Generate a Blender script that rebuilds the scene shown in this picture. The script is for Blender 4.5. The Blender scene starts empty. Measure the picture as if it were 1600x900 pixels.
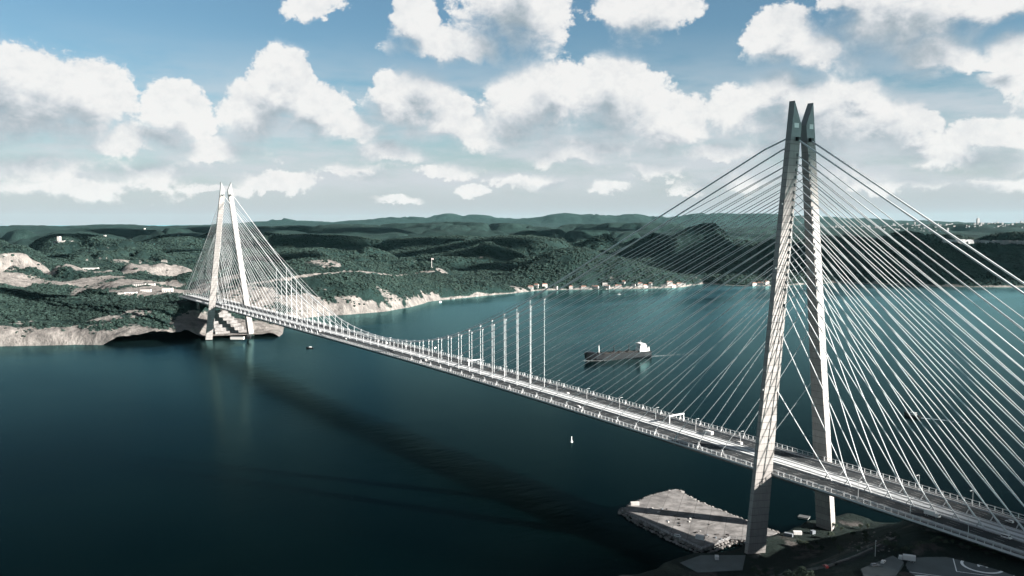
import bpy, bmesh, math, random
import numpy as np
from mathutils import Vector, Matrix
random.seed(7); RNG = np.random.default_rng(7)
scene = bpy.context.scene
COL = scene.collection
rad = math.radians

# ------------------------------------------------------------------ camera
CAM = np.array([402.04, -519.94, 237.24]); YAW, PIT, ROL, FPX = 2.5466, -0.0747, -0.0026, 1360.2
Fv = np.array([math.cos(PIT)*math.cos(YAW), math.cos(PIT)*math.sin(YAW), math.sin(PIT)])
Rv = np.array([math.sin(YAW), -math.cos(YAW), 0.0]); Uv = np.cross(Rv, Fv)
R2 = Rv*math.cos(ROL)+Uv*math.sin(ROL); U2 = -Rv*math.sin(ROL)+Uv*math.cos(ROL)
cd = bpy.data.cameras.new('camera'); co = bpy.data.objects.new('camera', cd); COL.objects.link(co)
m = Matrix.Identity(4)
for i in range(3):
    m[i][0] = R2[i]; m[i][1] = U2[i]; m[i][2] = -Fv[i]; m[i][3] = CAM[i]
co.matrix_world = m
cd.sensor_width = 36.0; cd.lens = FPX/1600*36.0; cd.clip_start = 1.0; cd.clip_end = 400000.0
scene.camera = co

# ------------------------------------------------------------------ world, sun, exposure
SUN_AZ = math.atan2(0.56, 0.83); SUN_EL = rad(21)
SUN = Vector((math.cos(SUN_EL)*math.cos(SUN_AZ), math.cos(SUN_EL)*math.sin(SUN_AZ), math.sin(SUN_EL)))
SUN_STRENGTH = 5.0
EXPOSURE = 2.7
CLOUD_LIT = (0.141, 0.140, 0.138); CLOUD_MID = (0.102, 0.107, 0.112); CLOUD_BASE = (0.056, 0.067, 0.075)

def px_st(u, v):
    az = math.atan((u-800)/FPX); t = math.atan((349-v)/FPX*math.cos(az))
    return az*FPX, t*FPX

world = bpy.data.worlds.new('World'); scene.world = world; world.use_nodes = True
def build_world():
    nt = world.node_tree; N = nt.nodes; Lk = nt.links; N.clear()
    out = N.new('ShaderNodeOutputWorld'); bg = N.new('ShaderNodeBackground'); Lk.new(bg.outputs[0], out.inputs[0])
    sky = N.new('ShaderNodeTexSky'); sky.sky_type = 'NISHITA'; sky.sun_disc = False
    sky.sun_elevation = SUN_EL; sky.sun_rotation = math.pi/2-SUN_AZ
    sky.altitude = 200; sky.air_density = 1.0; sky.dust_density = 0.6; sky.ozone_density = 3.0
    STR = 0.05
    # the blob field as a node group: (S, T) -> density
    g = bpy.data.node_groups.new('cloud_field', 'ShaderNodeTree')
    g.interface.new_socket('S', in_out='INPUT', socket_type='NodeSocketFloat')
    g.interface.new_socket('T', in_out='INPUT', socket_type='NodeSocketFloat')
    g.interface.new_socket('D', in_out='OUTPUT', socket_type='NodeSocketFloat')
    gi = g.nodes.new('NodeGroupInput'); go = g.nodes.new('NodeGroupOutput')
    def gm(op, a, b=None, c=None, tree=g):
        n = tree.nodes.new('ShaderNodeMath'); n.operation = op
        for k, x in enumerate((a, b, c)):
            if x is None: continue
            if isinstance(x, (int, float)): n.inputs[k].default_value = x
            else: tree.links.new(x, n.inputs[k])
        return n.outputs[0]
    blobs = [ # u, v, half width, half height up, half height down, peak
        (40,180,120,92,62,1),(145,165,62,62,62,1),(-80,170,130,80,60,1),(285,168,50,38,52,1),(252,212,48,22,26,.8),
        (448,140,52,62,70,1),(500,185,58,50,48,1),(408,178,52,50,52,1),(645,165,78,55,58,1),(605,138,32,26,30,1),(700,188,48,40,36,1),
        (805,30,92,80,80,1),(652,42,42,42,38,1),(720,80,110,34,30,.9),(1005,22,88,40,46,1),
        (845,172,92,76,66,1),(958,160,78,74,78,1),(1045,192,76,42,50,1),(800,205,50,30,36,.9),(610,241,62,22,18,.9),(885,250,74,16,15,.9),
        (1218,66,58,44,42,1),(1270,82,52,30,34,1),(1400,25,118,60,84,1),(1330,10,70,40,36,1),(1440,95,66,50,40,.9),(1535,15,110,42,30,1),
        (1562,126,34,16,18,.9),(1270,185,130,64,72,1),(1380,205,60,50,44,.9),(1215,140,50,30,40,.9),(1570,80,40,20,20,.7),(1432,198,42,18,22,.9),
        (1565,215,70,28,26,.9),(1120,246,58,22,18,.9),(1345,135,30,12,14,.7),(60,262,120,20,16,.75),(240,272,90,22,18,.75),(440,287,70,18,14,.8),
        (1510,258,90,18,16,.8),(1300,270,80,16,14,.7),(740,300,26,12,10,.8),(950,296,40,12,10,.75),(1085,292,30,12,10,.75),
        (500,10,45,22,30,.8),(340,232,80,20,22,.7),(570,205,60,30,30,.6),(745,212,60,30,28,.65),(1150,180,60,40,40,.7),(200,225,70,22,20,.6),(930,232,110,20,20,.7),(1240,232,90,20,22,.75),(1450,235,80,20,20,.7),(120,290,90,14,12,.6),(560,270,70,14,12,.65),(700,268,50,12,12,.6),(830,285,60,12,10,.6),(1010,270,60,14,12,.65),(1180,285,60,12,10,.6),(1400,292,70,12,10,.6),(1560,295,60,12,10,.6),(330,300,50,10,9,.6),(610,312,40,8,8,.55),(1760,120,130,80,70,1),(1950,60,160,90,80,1),(-330,100,150,90,70,1),(-560,200,140,70,50,1)]
    D = None; P0 = g.nodes.new('ShaderNodeCombineXYZ'); g.links.new(gi.outputs['S'], P0.inputs[0]); g.links.new(gi.outputs['T'], P0.inputs[1])
    for (u, v, w, hu, hd, pk) in blobs:
        if v > 255: pk *= .72
        s0, t0 = px_st(u, v+(hd-hu)*.5); h = (hu+hd)*.5
        ma = g.nodes.new('ShaderNodeVectorMath'); ma.operation = 'MULTIPLY_ADD'; g.links.new(P0.outputs[0], ma.inputs[0]); ma.inputs[1].default_value = (1/w, 1/h, 0); ma.inputs[2].default_value = (-s0/w, -t0/h, 0)
        ln = g.nodes.new('ShaderNodeVectorMath'); ln.operation = 'LENGTH'; g.links.new(ma.outputs[0], ln.inputs[0])
        d = gm('MULTIPLY_ADD', ln.outputs['Value'], -pk, pk)
        D = d if D is None else gm('MAXIMUM', D, d)
    # the same kind of cumulus goes on all round and overhead
    cv = g.nodes.new('ShaderNodeCombineXYZ')
    g.links.new(gm('MULTIPLY', gi.outputs['S'], 1/330.0), cv.inputs[0]); g.links.new(gm('MULTIPLY', gi.outputs['T'], 1/210.0), cv.inputs[1]); cv.inputs[2].default_value = 3.7
    nz = g.nodes.new('ShaderNodeTexNoise'); nz.inputs['Scale'].default_value = 1.0; nz.inputs['Detail'].default_value = 1.0
    g.links.new(cv.outputs[0], nz.inputs['Vector'])
    gen = gm('MULTIPLY', gm('SUBTRACT', nz.outputs['Fac'], 0.54), 3.2)
    far = gm('MAXIMUM', gm('GREATER_THAN', gm('ABSOLUTE', gi.outputs['S']), 900.0), gm('GREATER_THAN', gi.outputs['T'], 460.0))
    gen = gm('ADD', gm('MULTIPLY', gen, far), gm('MULTIPLY', gm('SUBTRACT', far, 1.0), 2.0))
    D = gm('MAXIMUM', D, gen)
    g.links.new(D, go.inputs[0])
    # directions
    def M(op, a, b=None, c=None): return gm(op, a, b, c, nt)
    tc = N.new('ShaderNodeTexCoord'); sp = N.new('ShaderNodeSeparateXYZ'); Lk.new(tc.outputs['Generated'], sp.inputs[0])
    x, y, z = sp.outputs
    fx, fy = math.cos(YAW), math.sin(YAW)
    fw = M('ADD', M('MULTIPLY', x, fx), M('MULTIPLY', y, fy)); rt = M('ADD', M('MULTIPLY', x, fy), M('MULTIPLY', y, -fx))
    S = M('MULTIPLY', M('ARCTAN2', rt, fw), FPX); T = M('MULTIPLY', M('ARCSINE', z), FPX)
    def noise(sx, sy, detail, rough, off, dist=0.0):
        c = N.new('ShaderNodeCombineXYZ'); Lk.new(M('MULTIPLY', S, 1.0/sx), c.inputs[0]); Lk.new(M('MULTIPLY', T, 1.0/sy), c.inputs[1]); c.inputs[2].default_value = off
        n = N.new('ShaderNodeTexNoise'); n.inputs['Scale'].default_value = 1.0; n.inputs['Detail'].default_value = detail; n.inputs['Roughness'].default_value = rough
        n.inputs['Distortion'].default_value = dist
        Lk.new(c.outputs[0], n.inputs['Vector']); return n.outputs['Fac']
    n1 = M('SUBTRACT', noise(70, 55, 7, 0.58, 1.3, 0.25), 0.5); n2 = M('SUBTRACT', noise(17, 14, 5, 0.6, 7.7), 0.5); n4 = M('SUBTRACT', noise(7.5, 6.5, 4, 0.6, 2.7), 0.5); n3 = M('SUBTRACT', noise(150, 36, 5, 0.6, 4.2), 0.5)
    wig = M('MULTIPLY', n1, 60.0); wig2 = M('MULTIPLY', M('SUBTRACT', noise(60, 60, 4, 0.55, 11.1), 0.5), 60.0)
    def field(ss, tt):
        gn = N.new('ShaderNodeGroup'); gn.node_tree = g; Lk.new(ss, gn.inputs[0]); Lk.new(tt, gn.inputs[1]); return gn.outputs[0]
    S1 = M('ADD', S, wig2); T1 = M('ADD', T, wig)
    D0 = field(S1, T1); Da = field(M('ADD', S1, 14.0), M('ADD', T1, 40.0))
    top = M('SUBTRACT', 1.0, M('MULTIPLY', M('MAXIMUM', M('MINIMUM', Da, 0.75), 0.0), 1.2))
    fine = M('MULTIPLY', M('ADD', M('MULTIPLY', n2, 0.55), M('MULTIPLY', n4, 0.22)), top)
    dens = M('ADD', M('ADD', M('ADD', D0, 0.05), M('MULTIPLY', n1, 1.05)), fine)
    def sstep(v, a, b):
        r = N.new('ShaderNodeMapRange'); r.interpolation_type = 'SMOOTHSTEP'; Lk.new(v, r.inputs[0]); r.inputs[1].default_value = a; r.inputs[2].default_value = b; return r.outputs[0]
    soft = M('ADD', 0.12, M('MULTIPLY', M('MAXIMUM', M('MINIMUM', Da, 0.7), 0.0), 1.15))        # ragged crisp tops, bases that melt away
    cr_ = N.new('ShaderNodeMapRange'); cr_.interpolation_type = 'SMOOTHSTEP'; Lk.new(dens, cr_.inputs[0]); cr_.inputs[1].default_value = -0.06; Lk.new(soft, cr_.inputs[2]); cover = cr_.outputs[0]
    # thin stratus veil low over the horizon
    veil = M('MULTIPLY', sstep(n3, -0.24, 0.16), M('MULTIPLY', sstep(T, 25, 70), M('SUBTRACT', 1.0, sstep(T, 110, 300))))
    veil = M('MULTIPLY', veil, 0.85)
    low = M('MULTIPLY', M('SUBTRACT', 1.0, sstep(T, -10, 190)), 0.93)
    shade = sstep(M('ADD', Da, M('MULTIPLY', n1, -0.75)), 0.06, 0.72)           # cloud lying toward the sun dims what is below it
    rel = M('ADD', M('ADD', M('MULTIPLY', n2, 0.60), M('MULTIPLY', n4, 0.20)), M('MULTIPLY', n1, 0.70))
    lit = M('SUBTRACT', M('ADD', 0.93, rel), M('MULTIPLY', shade, 0.80))
    ramp = N.new('ShaderNodeValToRGB'); e = ramp.color_ramp.elements
    e[0].position = 0.0; e[0].color = (*CLOUD_BASE, 1); e[1].position = 0.98; e[1].color = (*CLOUD_LIT, 1)
    k = e.new(0.50); k.color = (*CLOUD_MID, 1)
    Lk.new(lit, ramp.inputs[0])
    sc_ = N.new('ShaderNodeMix'); sc_.data_type = 'RGBA'; sc_.blend_type = 'MULTIPLY'; sc_.inputs[0].default_value = 1.0
    Lk.new(sky.outputs[0], sc_.inputs[6]); sc_.inputs[7].default_value = (STR*0.315, STR*0.365, STR*0.345, 1)
    v1 = N.new('ShaderNodeMix'); v1.data_type = 'RGBA'; Lk.new(veil, v1.inputs[0]); v0 = N.new('ShaderNodeMix'); v0.data_type = 'RGBA'; Lk.new(low, v0.inputs[0]); Lk.new(sc_.outputs[2], v0.inputs[6]); v0.inputs[7].default_value = (0.086, 0.091, 0.100, 1)
    Lk.new(v0.outputs[2], v1.inputs[6]); v1.inputs[7].default_value = (0.101, 0.106, 0.113, 1)
    mx = N.new('ShaderNodeMix'); mx.data_type = 'RGBA'; Lk.new(M('MULTIPLY', cover, 0.96), mx.inputs[0]); Lk.new(v1.outputs[2], mx.inputs[6]); Lk.new(ramp.outputs[0], mx.inputs[7])
    Lk.new(mx.outputs[2], bg.inputs[0]); bg.inputs[1].default_value = 1.0
    world.cycles.sampling_method = 'MANUAL'; world.cycles.sample_map_resolution = 512
build_world()
sl = bpy.data.lights.new('sun', 'SUN'); sl.energy = SUN_STRENGTH; sl.angle = rad(0.53); sl.color = (1.0, 0.945, 0.89)
so = bpy.data.objects.new('sun', sl); COL.objects.link(so); so.rotation_euler = SUN.to_track_quat('Z', 'Y').to_euler()
vs = scene.view_settings; vs.view_transform = 'Standard'; vs.look = 'None'; vs.exposure = EXPOSURE; vs.gamma = 1.0; vs.use_curve_mapping = False
cy = scene.cycles; cy.use_denoising = True; cy.max_bounces = 6; cy.diffuse_bounces = 2; cy.glossy_bounces = 3; cy.transparent_max_bounces = 8; cy.volume_bounces = 1
cy.use_adaptive_sampling = True; cy.adaptive_threshold = 0.01; cy.sample_clamp_indirect = 4.0

# ------------------------------------------------------------------ pixel helpers
def ray(u, v): return Fv + R2*((u-800)/FPX) + U2*((450-v)/FPX)
def on_z(u, v, z=0.0):
    d = ray(u, v); t = (z-CAM[2])/d[2]; return CAM+d*t
def on_y(u, v, y=0.0):
    d = ray(u, v); t = (y-CAM[1])/d[1]; return CAM+d*t
def at_dist(u, v, dist):
    d = ray(u, v); return CAM+d*(dist/math.hypot(d[0], d[1]))

# ------------------------------------------------------------------ materials
def new_mat(name):
    mt = bpy.data.materials.new(name); mt.use_nodes = True
    return mt, mt.node_tree, mt.node_tree.nodes['Principled BSDF']
def mat(name, col, rough=0.7, var=0.15, scale=0.3, metal=0.0, obj_var=0.0, bump=0.0, spec=0.15, streak=None):
    mt, nt, b = new_mat(name); N = nt.nodes; Lk = nt.links
    b.inputs['Roughness'].default_value = rough; b.inputs['Metallic'].default_value = metal; b.inputs['Specular IOR Level'].default_value = spec
    tc = N.new('ShaderNodeTexCoord'); mp = N.new('ShaderNodeMapping'); Lk.new(tc.outputs['Object'], mp.inputs[0])
    if streak: mp.inputs['Scale'].default_value = streak
    nz = N.new('ShaderNodeTexNoise'); nz.inputs['Scale'].default_value = scale; nz.inputs['Detail'].default_value = 6; nz.inputs['Roughness'].default_value = 0.65
    Lk.new(mp.outputs[0], nz.inputs['Vector'])
    rmp = N.new('ShaderNodeMapRange'); rmp.inputs[1].default_value = 0.25; rmp.inputs[2].default_value = 0.75
    rmp.inputs[3].default_value = 1-var; rmp.inputs[4].default_value = 1+var; Lk.new(nz.outputs['Fac'], rmp.inputs[0])
    val = rmp.outputs[0]
    if obj_var:
        oi = N.new('ShaderNodeObjectInfo'); ml = N.new('ShaderNodeMath'); ml.operation = 'MULTIPLY_ADD'; Lk.new(oi.outputs['Random'], ml.inputs[0])
        ml.inputs[1].default_value = 2*obj_var; ml.inputs[2].default_value = 1-obj_var
        m2 = N.new('ShaderNodeMath'); m2.operation = 'MULTIPLY'; Lk.new(val, m2.inputs[0]); Lk.new(ml.outputs[0], m2.inputs[1]); val = m2.outputs[0]
    mx = N.new('ShaderNodeVectorMath'); mx.operation = 'SCALE'; mx.inputs[0].default_value = col; Lk.new(val, mx.inputs['Scale'])
    Lk.new(mx.outputs[0], b.inputs['Base Color'])
    if bump:
        bp = N.new('ShaderNodeBump'); bp.inputs['Strength'].default_value = bump; bp.inputs['Distance'].default_value = 0.3; Lk.new(nz.outputs['Fac'], bp.inputs['Height']); Lk.new(bp.outputs[0], b.inputs['Normal'])
    return mt
M_ = {}
M_['concrete'] = mat('tower_concrete', (0.165, 0.156, 0.148), 0.8, 0.24, 0.9, obj_var=0.09, streak=(1, 1, 0.12))
M_['joint'] = mat('joint_concrete', (0.05, 0.048, 0.046), 0.9, 0.1)
M_['clad'] = mat('steel_cladding', (0.115, 0.12, 0.12), 0.5, 0.12, 0.25, obj_var=0.05)
M_['cable'] = mat('cable_sheath', (0.36, 0.37, 0.37), 0.45, 0.03)
M_['steel'] = mat('white_steel', (0.30, 0.305, 0.305), 0.5, 0.06, 0.5)
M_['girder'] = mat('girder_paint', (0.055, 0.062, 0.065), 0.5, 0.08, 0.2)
M_['asphalt'] = mat('asphalt', (0.012, 0.014, 0.015), 0.85, 0.25, 0.15, streak=(0.1, 1, 1))
M_['rail'] = mat('rail_slab', (0.31, 0.32, 0.32), 0.7, 0.08, 0.2)
M_['walk'] = mat('walkway', (0.045, 0.048, 0.048), 0.8, 0.12, 0.3)
M_['paint'] = mat('road_paint', (0.20, 0.20, 0.195), 0.6, 0.2, 0.5)
M_['ground_concrete'] = mat('yard_concrete', (0.100, 0.096, 0.093), 0.85, 0.7, 0.12, bump=0.1)
M_['pad'] = mat('helipad_tarmac', (0.060, 0.070, 0.070), 0.8, 0.25, 0.08)
M_['white'] = mat('white_paint', (0.40, 0.392, 0.38), 0.5, 0.06, 0.4)
M_['dark'] = mat('dark_metal', (0.007, 0.008, 0.009), 0.5, 0.1)
M_['glass'] = mat('dark_glass', (0.012, 0.016, 0.02), 0.08, 0.05, spec=0.6)
M_['hull'] = mat('hull_paint', (0.0025, 0.003, 0.004), 0.45, 0.2, 0.05)
M_['shipdeck'] = mat('ship_deck', (0.010, 0.009, 0.008), 0.7, 0.2, 0.1)
M_['rubber'] = mat('tyre_rubber', (0.01, 0.01, 0.01), 0.8, 0.1)
M_['roof'] = mat('roof_tile', (0.16, 0.085, 0.065), 0.8, 0.2, 0.4)
M_['wall'] = mat('rendered_wall', (0.30, 0.285, 0.268), 0.8, 0.08, 0.3, obj_var=0.12)
M_['flag'] = mat('flag_cloth', (0.36, 0.30, 0.29), 0.7, 0.05)
M_['bark'] = mat('bark', (0.03, 0.026, 0.022), 0.9, 0.2, 2.0)
M_['carred'] = mat('car_red', (0.16, 0.02, 0.02), 0.3, 0.02); M_['cargrey'] = mat('car_grey', (0.10, 0.11, 0.12), 0.3, 0.02)
M_['lampglass'] = mat('lamp_glass', (0.4, 0.4, 0.38), 0.3, 0.02)
M_['far_city'] = mat('far_city_wall', (0.20, 0.20, 0.20), 0.8, 0.1, 0.05, obj_var=0.2)

def leaf_mat(name, c1, c2, scale):
    mt, nt, b = new_mat(name); N = nt.nodes; Lk = nt.links; b.inputs['Roughness'].default_value = 0.85; b.inputs['Specular IOR Level'].default_value = 0.12
    gm = N.new('ShaderNodeNewGeometry'); nz = N.new('ShaderNodeTexNoise'); nz.inputs['Scale'].default_value = scale; nz.inputs['Detail'].default_value = 5
    Lk.new(gm.outputs['Position'], nz.inputs['Vector'])
    oi = N.new('ShaderNodeObjectInfo'); ad = N.new('ShaderNodeMath'); ad.operation = 'MULTIPLY_ADD'; Lk.new(oi.outputs['Random'], ad.inputs[0]); ad.inputs[1].default_value = 0.5; Lk.new(nz.outputs['Fac'], ad.inputs[2])
    r = N.new('ShaderNodeValToRGB'); r.color_ramp.elements[0].position = 0.35; r.color_ramp.elements[0].color = (*c1, 1); r.color_ramp.elements[1].position = 1.0; r.color_ramp.elements[1].color = (*c2, 1)
    Lk.new(ad.outputs[0], r.inputs[0]); Lk.new(r.outputs[0], b.inputs['Base Color'])
    return mt
M_['forest'] = leaf_mat('forest_leaves', (0.0010, 0.0046, 0.0042), (0.0120, 0.0235, 0.0190), 0.009)
M_['leaf'] = leaf_mat('tree_leaves', (0.012, 0.022, 0.016), (0.040, 0.052, 0.036), 0.3)

def water_mat():
    mt, nt, b = new_mat('sea_water'); N = nt.nodes; Lk = nt.links; N.remove(b); out = N['Material Output']
    g = N.new('ShaderNodeNewGeometry')
    df = N.new('ShaderNodeBsdfDiffuse'); gl = N.new('ShaderNodeBsdfGlossy'); mxs = N.new('ShaderNodeMixShader'); fr = N.new('ShaderNodeFresnel'); fr.inputs['IOR'].default_value = 1.12; pw = N.new('ShaderNodeMath'); pw.operation = 'POWER'; pw.inputs[1].default_value = 1.6; Lk.new(fr.outputs[0], pw.inputs[0]); ml = N.new('ShaderNodeMath'); ml.operation = 'MULTIPLY'; ml.use_clamp = True; ml.inputs[1].default_value = 1.5; Lk.new(pw.outputs[0], ml.inputs[0])
    Lk.new(ml.outputs[0], mxs.inputs[0]); Lk.new(df.outputs[0], mxs.inputs[1]); Lk.new(gl.outputs[0], mxs.inputs[2]); Lk.new(mxs.outputs[0], out.inputs['Surface'])
    gl.inputs['Color'].default_value = (0.50, 0.93, 0.95, 1)
    def nz(scale, detail, rot, sy, rough=0.6, dist=0.0):
        mp = N.new('ShaderNodeMapping'); mp.inputs['Rotation'].default_value = (0, 0, rad(rot)); mp.inputs['Scale'].default_value = (1.0, sy, 1); Lk.new(g.outputs['Position'], mp.inputs[0])
        t = N.new('ShaderNodeTexNoise'); t.inputs['Scale'].default_value = scale; t.inputs['Detail'].default_value = detail; t.inputs['Roughness'].default_value = rough; t.inputs['Distortion'].default_value = dist; Lk.new(mp.outputs[0], t.inputs['Vector']); return t.outputs['Fac']
    big = nz(0.0020, 5, 35, 0.30, 0.62, 0.8); cat = nz(0.010, 6, 28, 0.22, 0.68, 0.5)      # slicks and wind patches
    mad = N.new('ShaderNodeMath'); mad.operation = 'MULTIPLY_ADD'; Lk.new(cat, mad.inputs[0]); mad.inputs[1].default_value = 0.5; Lk.new(big, mad.inputs[2])
    r = N.new('ShaderNodeMapRange'); r.inputs[1].default_value = 0.5; r.inputs[2].default_value = 1.0; r.inputs[3].default_value = 0.12; r.inputs[4].default_value = 0.27
    Lk.new(mad.outputs[0], r.inputs[0]); Lk.new(r.outputs[0], gl.inputs['Roughness'])
    cr = N.new('ShaderNodeValToRGB'); cr.color_ramp.elements[0].position = 0.3; cr.color_ramp.elements[0].color = (0.00005, 0.0007, 0.0009, 1); cr.color_ramp.elements[1].position = 0.75; cr.color_ramp.elements[1].color = (0.00016, 0.0016, 0.0017, 1)
    Lk.new(big, cr.inputs[0]); Lk.new(cr.outputs[0], df.inputs['Color'])
    w1 = nz(0.14, 4, 20, 0.4); w2 = nz(0.03, 3, 20, 0.4)
    ad = N.new('ShaderNodeMath'); ad.operation = 'MULTIPLY_ADD'; Lk.new(w2, ad.inputs[0]); ad.inputs[1].default_value = 1.5; Lk.new(w1, ad.inputs[2])
    st = N.new('ShaderNodeMapRange'); st.inputs[1].default_value = 0.5; st.inputs[2].default_value = 1.0; st.inputs[3].default_value = 0.16; st.inputs[4].default_value = 0.65; Lk.new(mad.outputs[0], st.inputs[0])
    bp = N.new('ShaderNodeBump'); Lk.new(st.outputs[0], bp.inputs['Strength']); bp.inputs['Distance'].default_value = 0.9; Lk.new(ad.outputs[0], bp.inputs['Height']); Lk.new(bp.outputs[0], gl.inputs['Normal'])
    bp2 = N.new('ShaderNodeBump'); bp2.inputs['Strength'].default_value = 0.06; bp2.inputs['Distance'].default_value = 0.9; Lk.new(ad.outputs[0], bp2.inputs['Height']); Lk.new(bp2.outputs[0], fr.inputs['Normal'])
    return mt
M_['water'] = water_mat()

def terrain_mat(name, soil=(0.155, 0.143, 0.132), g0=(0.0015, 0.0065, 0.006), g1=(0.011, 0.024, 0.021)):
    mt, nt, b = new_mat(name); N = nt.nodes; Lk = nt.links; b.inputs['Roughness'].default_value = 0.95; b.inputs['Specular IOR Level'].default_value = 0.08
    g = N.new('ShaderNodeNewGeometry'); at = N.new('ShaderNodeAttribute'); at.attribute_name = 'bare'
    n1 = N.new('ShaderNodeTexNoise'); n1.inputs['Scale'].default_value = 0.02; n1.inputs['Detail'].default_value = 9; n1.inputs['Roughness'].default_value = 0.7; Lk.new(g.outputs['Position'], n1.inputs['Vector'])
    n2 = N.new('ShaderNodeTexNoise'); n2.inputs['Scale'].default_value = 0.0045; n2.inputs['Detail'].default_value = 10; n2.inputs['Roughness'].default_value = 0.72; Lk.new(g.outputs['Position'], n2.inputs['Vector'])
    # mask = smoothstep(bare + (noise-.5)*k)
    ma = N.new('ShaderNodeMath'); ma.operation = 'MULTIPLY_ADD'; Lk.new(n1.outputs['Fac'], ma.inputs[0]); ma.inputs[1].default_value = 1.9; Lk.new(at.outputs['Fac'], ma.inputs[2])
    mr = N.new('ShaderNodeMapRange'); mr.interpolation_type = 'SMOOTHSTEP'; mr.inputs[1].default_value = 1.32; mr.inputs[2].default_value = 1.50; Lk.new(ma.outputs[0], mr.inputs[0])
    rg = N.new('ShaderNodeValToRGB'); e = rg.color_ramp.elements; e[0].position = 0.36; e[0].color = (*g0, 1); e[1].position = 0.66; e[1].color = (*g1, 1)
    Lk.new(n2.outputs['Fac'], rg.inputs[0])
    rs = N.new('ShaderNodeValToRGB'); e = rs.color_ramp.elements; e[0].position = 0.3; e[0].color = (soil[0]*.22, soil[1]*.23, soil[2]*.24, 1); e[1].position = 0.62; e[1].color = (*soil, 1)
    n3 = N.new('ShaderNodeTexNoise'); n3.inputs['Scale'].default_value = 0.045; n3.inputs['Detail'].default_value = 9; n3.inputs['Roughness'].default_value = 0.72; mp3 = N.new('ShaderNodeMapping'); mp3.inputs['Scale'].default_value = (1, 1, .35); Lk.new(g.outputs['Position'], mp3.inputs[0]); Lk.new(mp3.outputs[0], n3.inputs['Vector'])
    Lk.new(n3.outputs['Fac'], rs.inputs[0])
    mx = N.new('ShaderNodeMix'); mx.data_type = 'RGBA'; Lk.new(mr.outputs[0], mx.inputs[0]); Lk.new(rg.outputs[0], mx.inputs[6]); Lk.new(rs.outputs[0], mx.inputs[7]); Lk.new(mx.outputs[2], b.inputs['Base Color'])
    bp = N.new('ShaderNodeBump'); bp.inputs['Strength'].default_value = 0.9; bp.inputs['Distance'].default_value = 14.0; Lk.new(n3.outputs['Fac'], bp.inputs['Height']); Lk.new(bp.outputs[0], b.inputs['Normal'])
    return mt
M_['terrain'] = terrain_mat('wooded_terrain')
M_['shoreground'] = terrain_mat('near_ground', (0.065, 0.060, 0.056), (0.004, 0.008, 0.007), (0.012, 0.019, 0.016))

# ------------------------------------------------------------------ mesh helpers
class MB:
    def __init__(s): s.v = []; s.f = []
    def box(s, c, d, rz=0.0, taper=1.0):
        cx, cy, cz = c; dx, dy, dz = d[0]/2, d[1]/2, d[2]/2; b = len(s.v); cs, sn = math.cos(rz), math.sin(rz)
        for sz in (-1, 1):
            k = taper if sz > 0 else 1.0
            for sx, sy in ((-1, -1), (1, -1), (1, 1), (-1, 1)):
                x, y = sx*dx*k, sy*dy*k; s.v.append((cx+x*cs-y*sn, cy+x*sn+y*cs, cz+sz*dz))
        s.f += [(b+3, b+2, b+1, b), (b+4, b+5, b+6, b+7)] + [(b+i, b+(i+1) % 4, b+4+(i+1) % 4, b+4+i) for i in range(4)]
        return s
    def prism(s, poly, z0, z1):
        b = len(s.v); n = len(poly)
        s.v += [(p[0], p[1], z0) for p in poly] + [(p[0], p[1], z1) for p in poly]
        s.f += [tuple(range(b+n-1, b-1, -1)), tuple(range(b+n, b+2*n))] + [(b+i, b+(i+1) % n, b+n+(i+1) % n, b+n+i) for i in range(n)]
        return s
    def tube(s, pts, r, n=6, r1=None, caps=True):
        pts = [Vector(p) for p in pts]; b = len(s.v); K = len(pts)
        for i, p in enumerate(pts):
            t = (pts[min(i+1, K-1)]-pts[max(i-1, 0)]).normalized()
            a = t.cross(Vector((0, 0, 1)));  a = a if a.length > 1e-3 else Vector((1, 0, 0)); a.normalize(); c = a.cross(t)
            rr = r if r1 is None else r+(r1-r)*i/(K-1)
            for k in range(n):
                th = 2*math.pi*k/n; q = p+(a*math.cos(th)+c*math.sin(th))*rr; s.v.append(tuple(q))
        for i in range(K-1):
            for k in range(n):
                s.f.append((b+i*n+k, b+i*n+(k+1) % n, b+(i+1)*n+(k+1) % n, b+(i+1)*n+k))
        if caps: s.f += [tuple(b+k for k in range(n))[::-1], tuple(b+(K-1)*n+k for k in range(n))]
        return s
    def loft(s, rings, caps=True):
        b = len(s.v); n = len(rings[0])
        for r in rings: s.v += [tuple(p) for p in r]
        for i in range(len(rings)-1):
            for k in range(n): s.f.append((b+i*n+k, b+i*n+(k+1) % n, b+(i+1)*n+(k+1) % n, b+(i+1)*n+k))
        if caps: s.f += [tuple(b+k for k in range(n))[::-1], tuple(b+(len(rings)-1)*n+k for k in range(n))]
        return s
    def mesh(s, name, mt=None, smooth=False):
        me = bpy.data.meshes.new(name); me.from_pydata(s.v, [], s.f); me.update()
        bm = bmesh.new(); bm.from_mesh(me); bmesh.ops.recalc_face_normals(bm, faces=bm.faces); bm.to_mesh(me); bm.free()
        if mt: me.materials.append(M_[mt])
        if smooth: me.polygons.foreach_set('use_smooth', [True]*len(me.polygons))
        return me
    def build(s, name, mt, parent=None, smooth=False): return link(name, s.mesh(name, mt, smooth), parent)
def link(name, me, parent=None, loc=None):
    o = bpy.data.objects.new(name, me); COL.objects.link(o)
    if parent is not None: o.parent = parent
    if loc is not None: o.location = loc
    return o
def tag(o, label=None, cat=None, group=None, kind=None):
    if label: o['label'] = label
    if cat: o['category'] = cat
    if group: o['group'] = group
    if kind: o['kind'] = kind
    return o
def thing(name, label, cat, loc=(0, 0, 0), rz=0.0, group=None):
    o = bpy.data.objects.new(name, None); COL.objects.link(o); o.location = loc; o.rotation_euler = (0, 0, rz); o.empty_display_size = 1
    return tag(o, label, cat, group)
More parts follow.
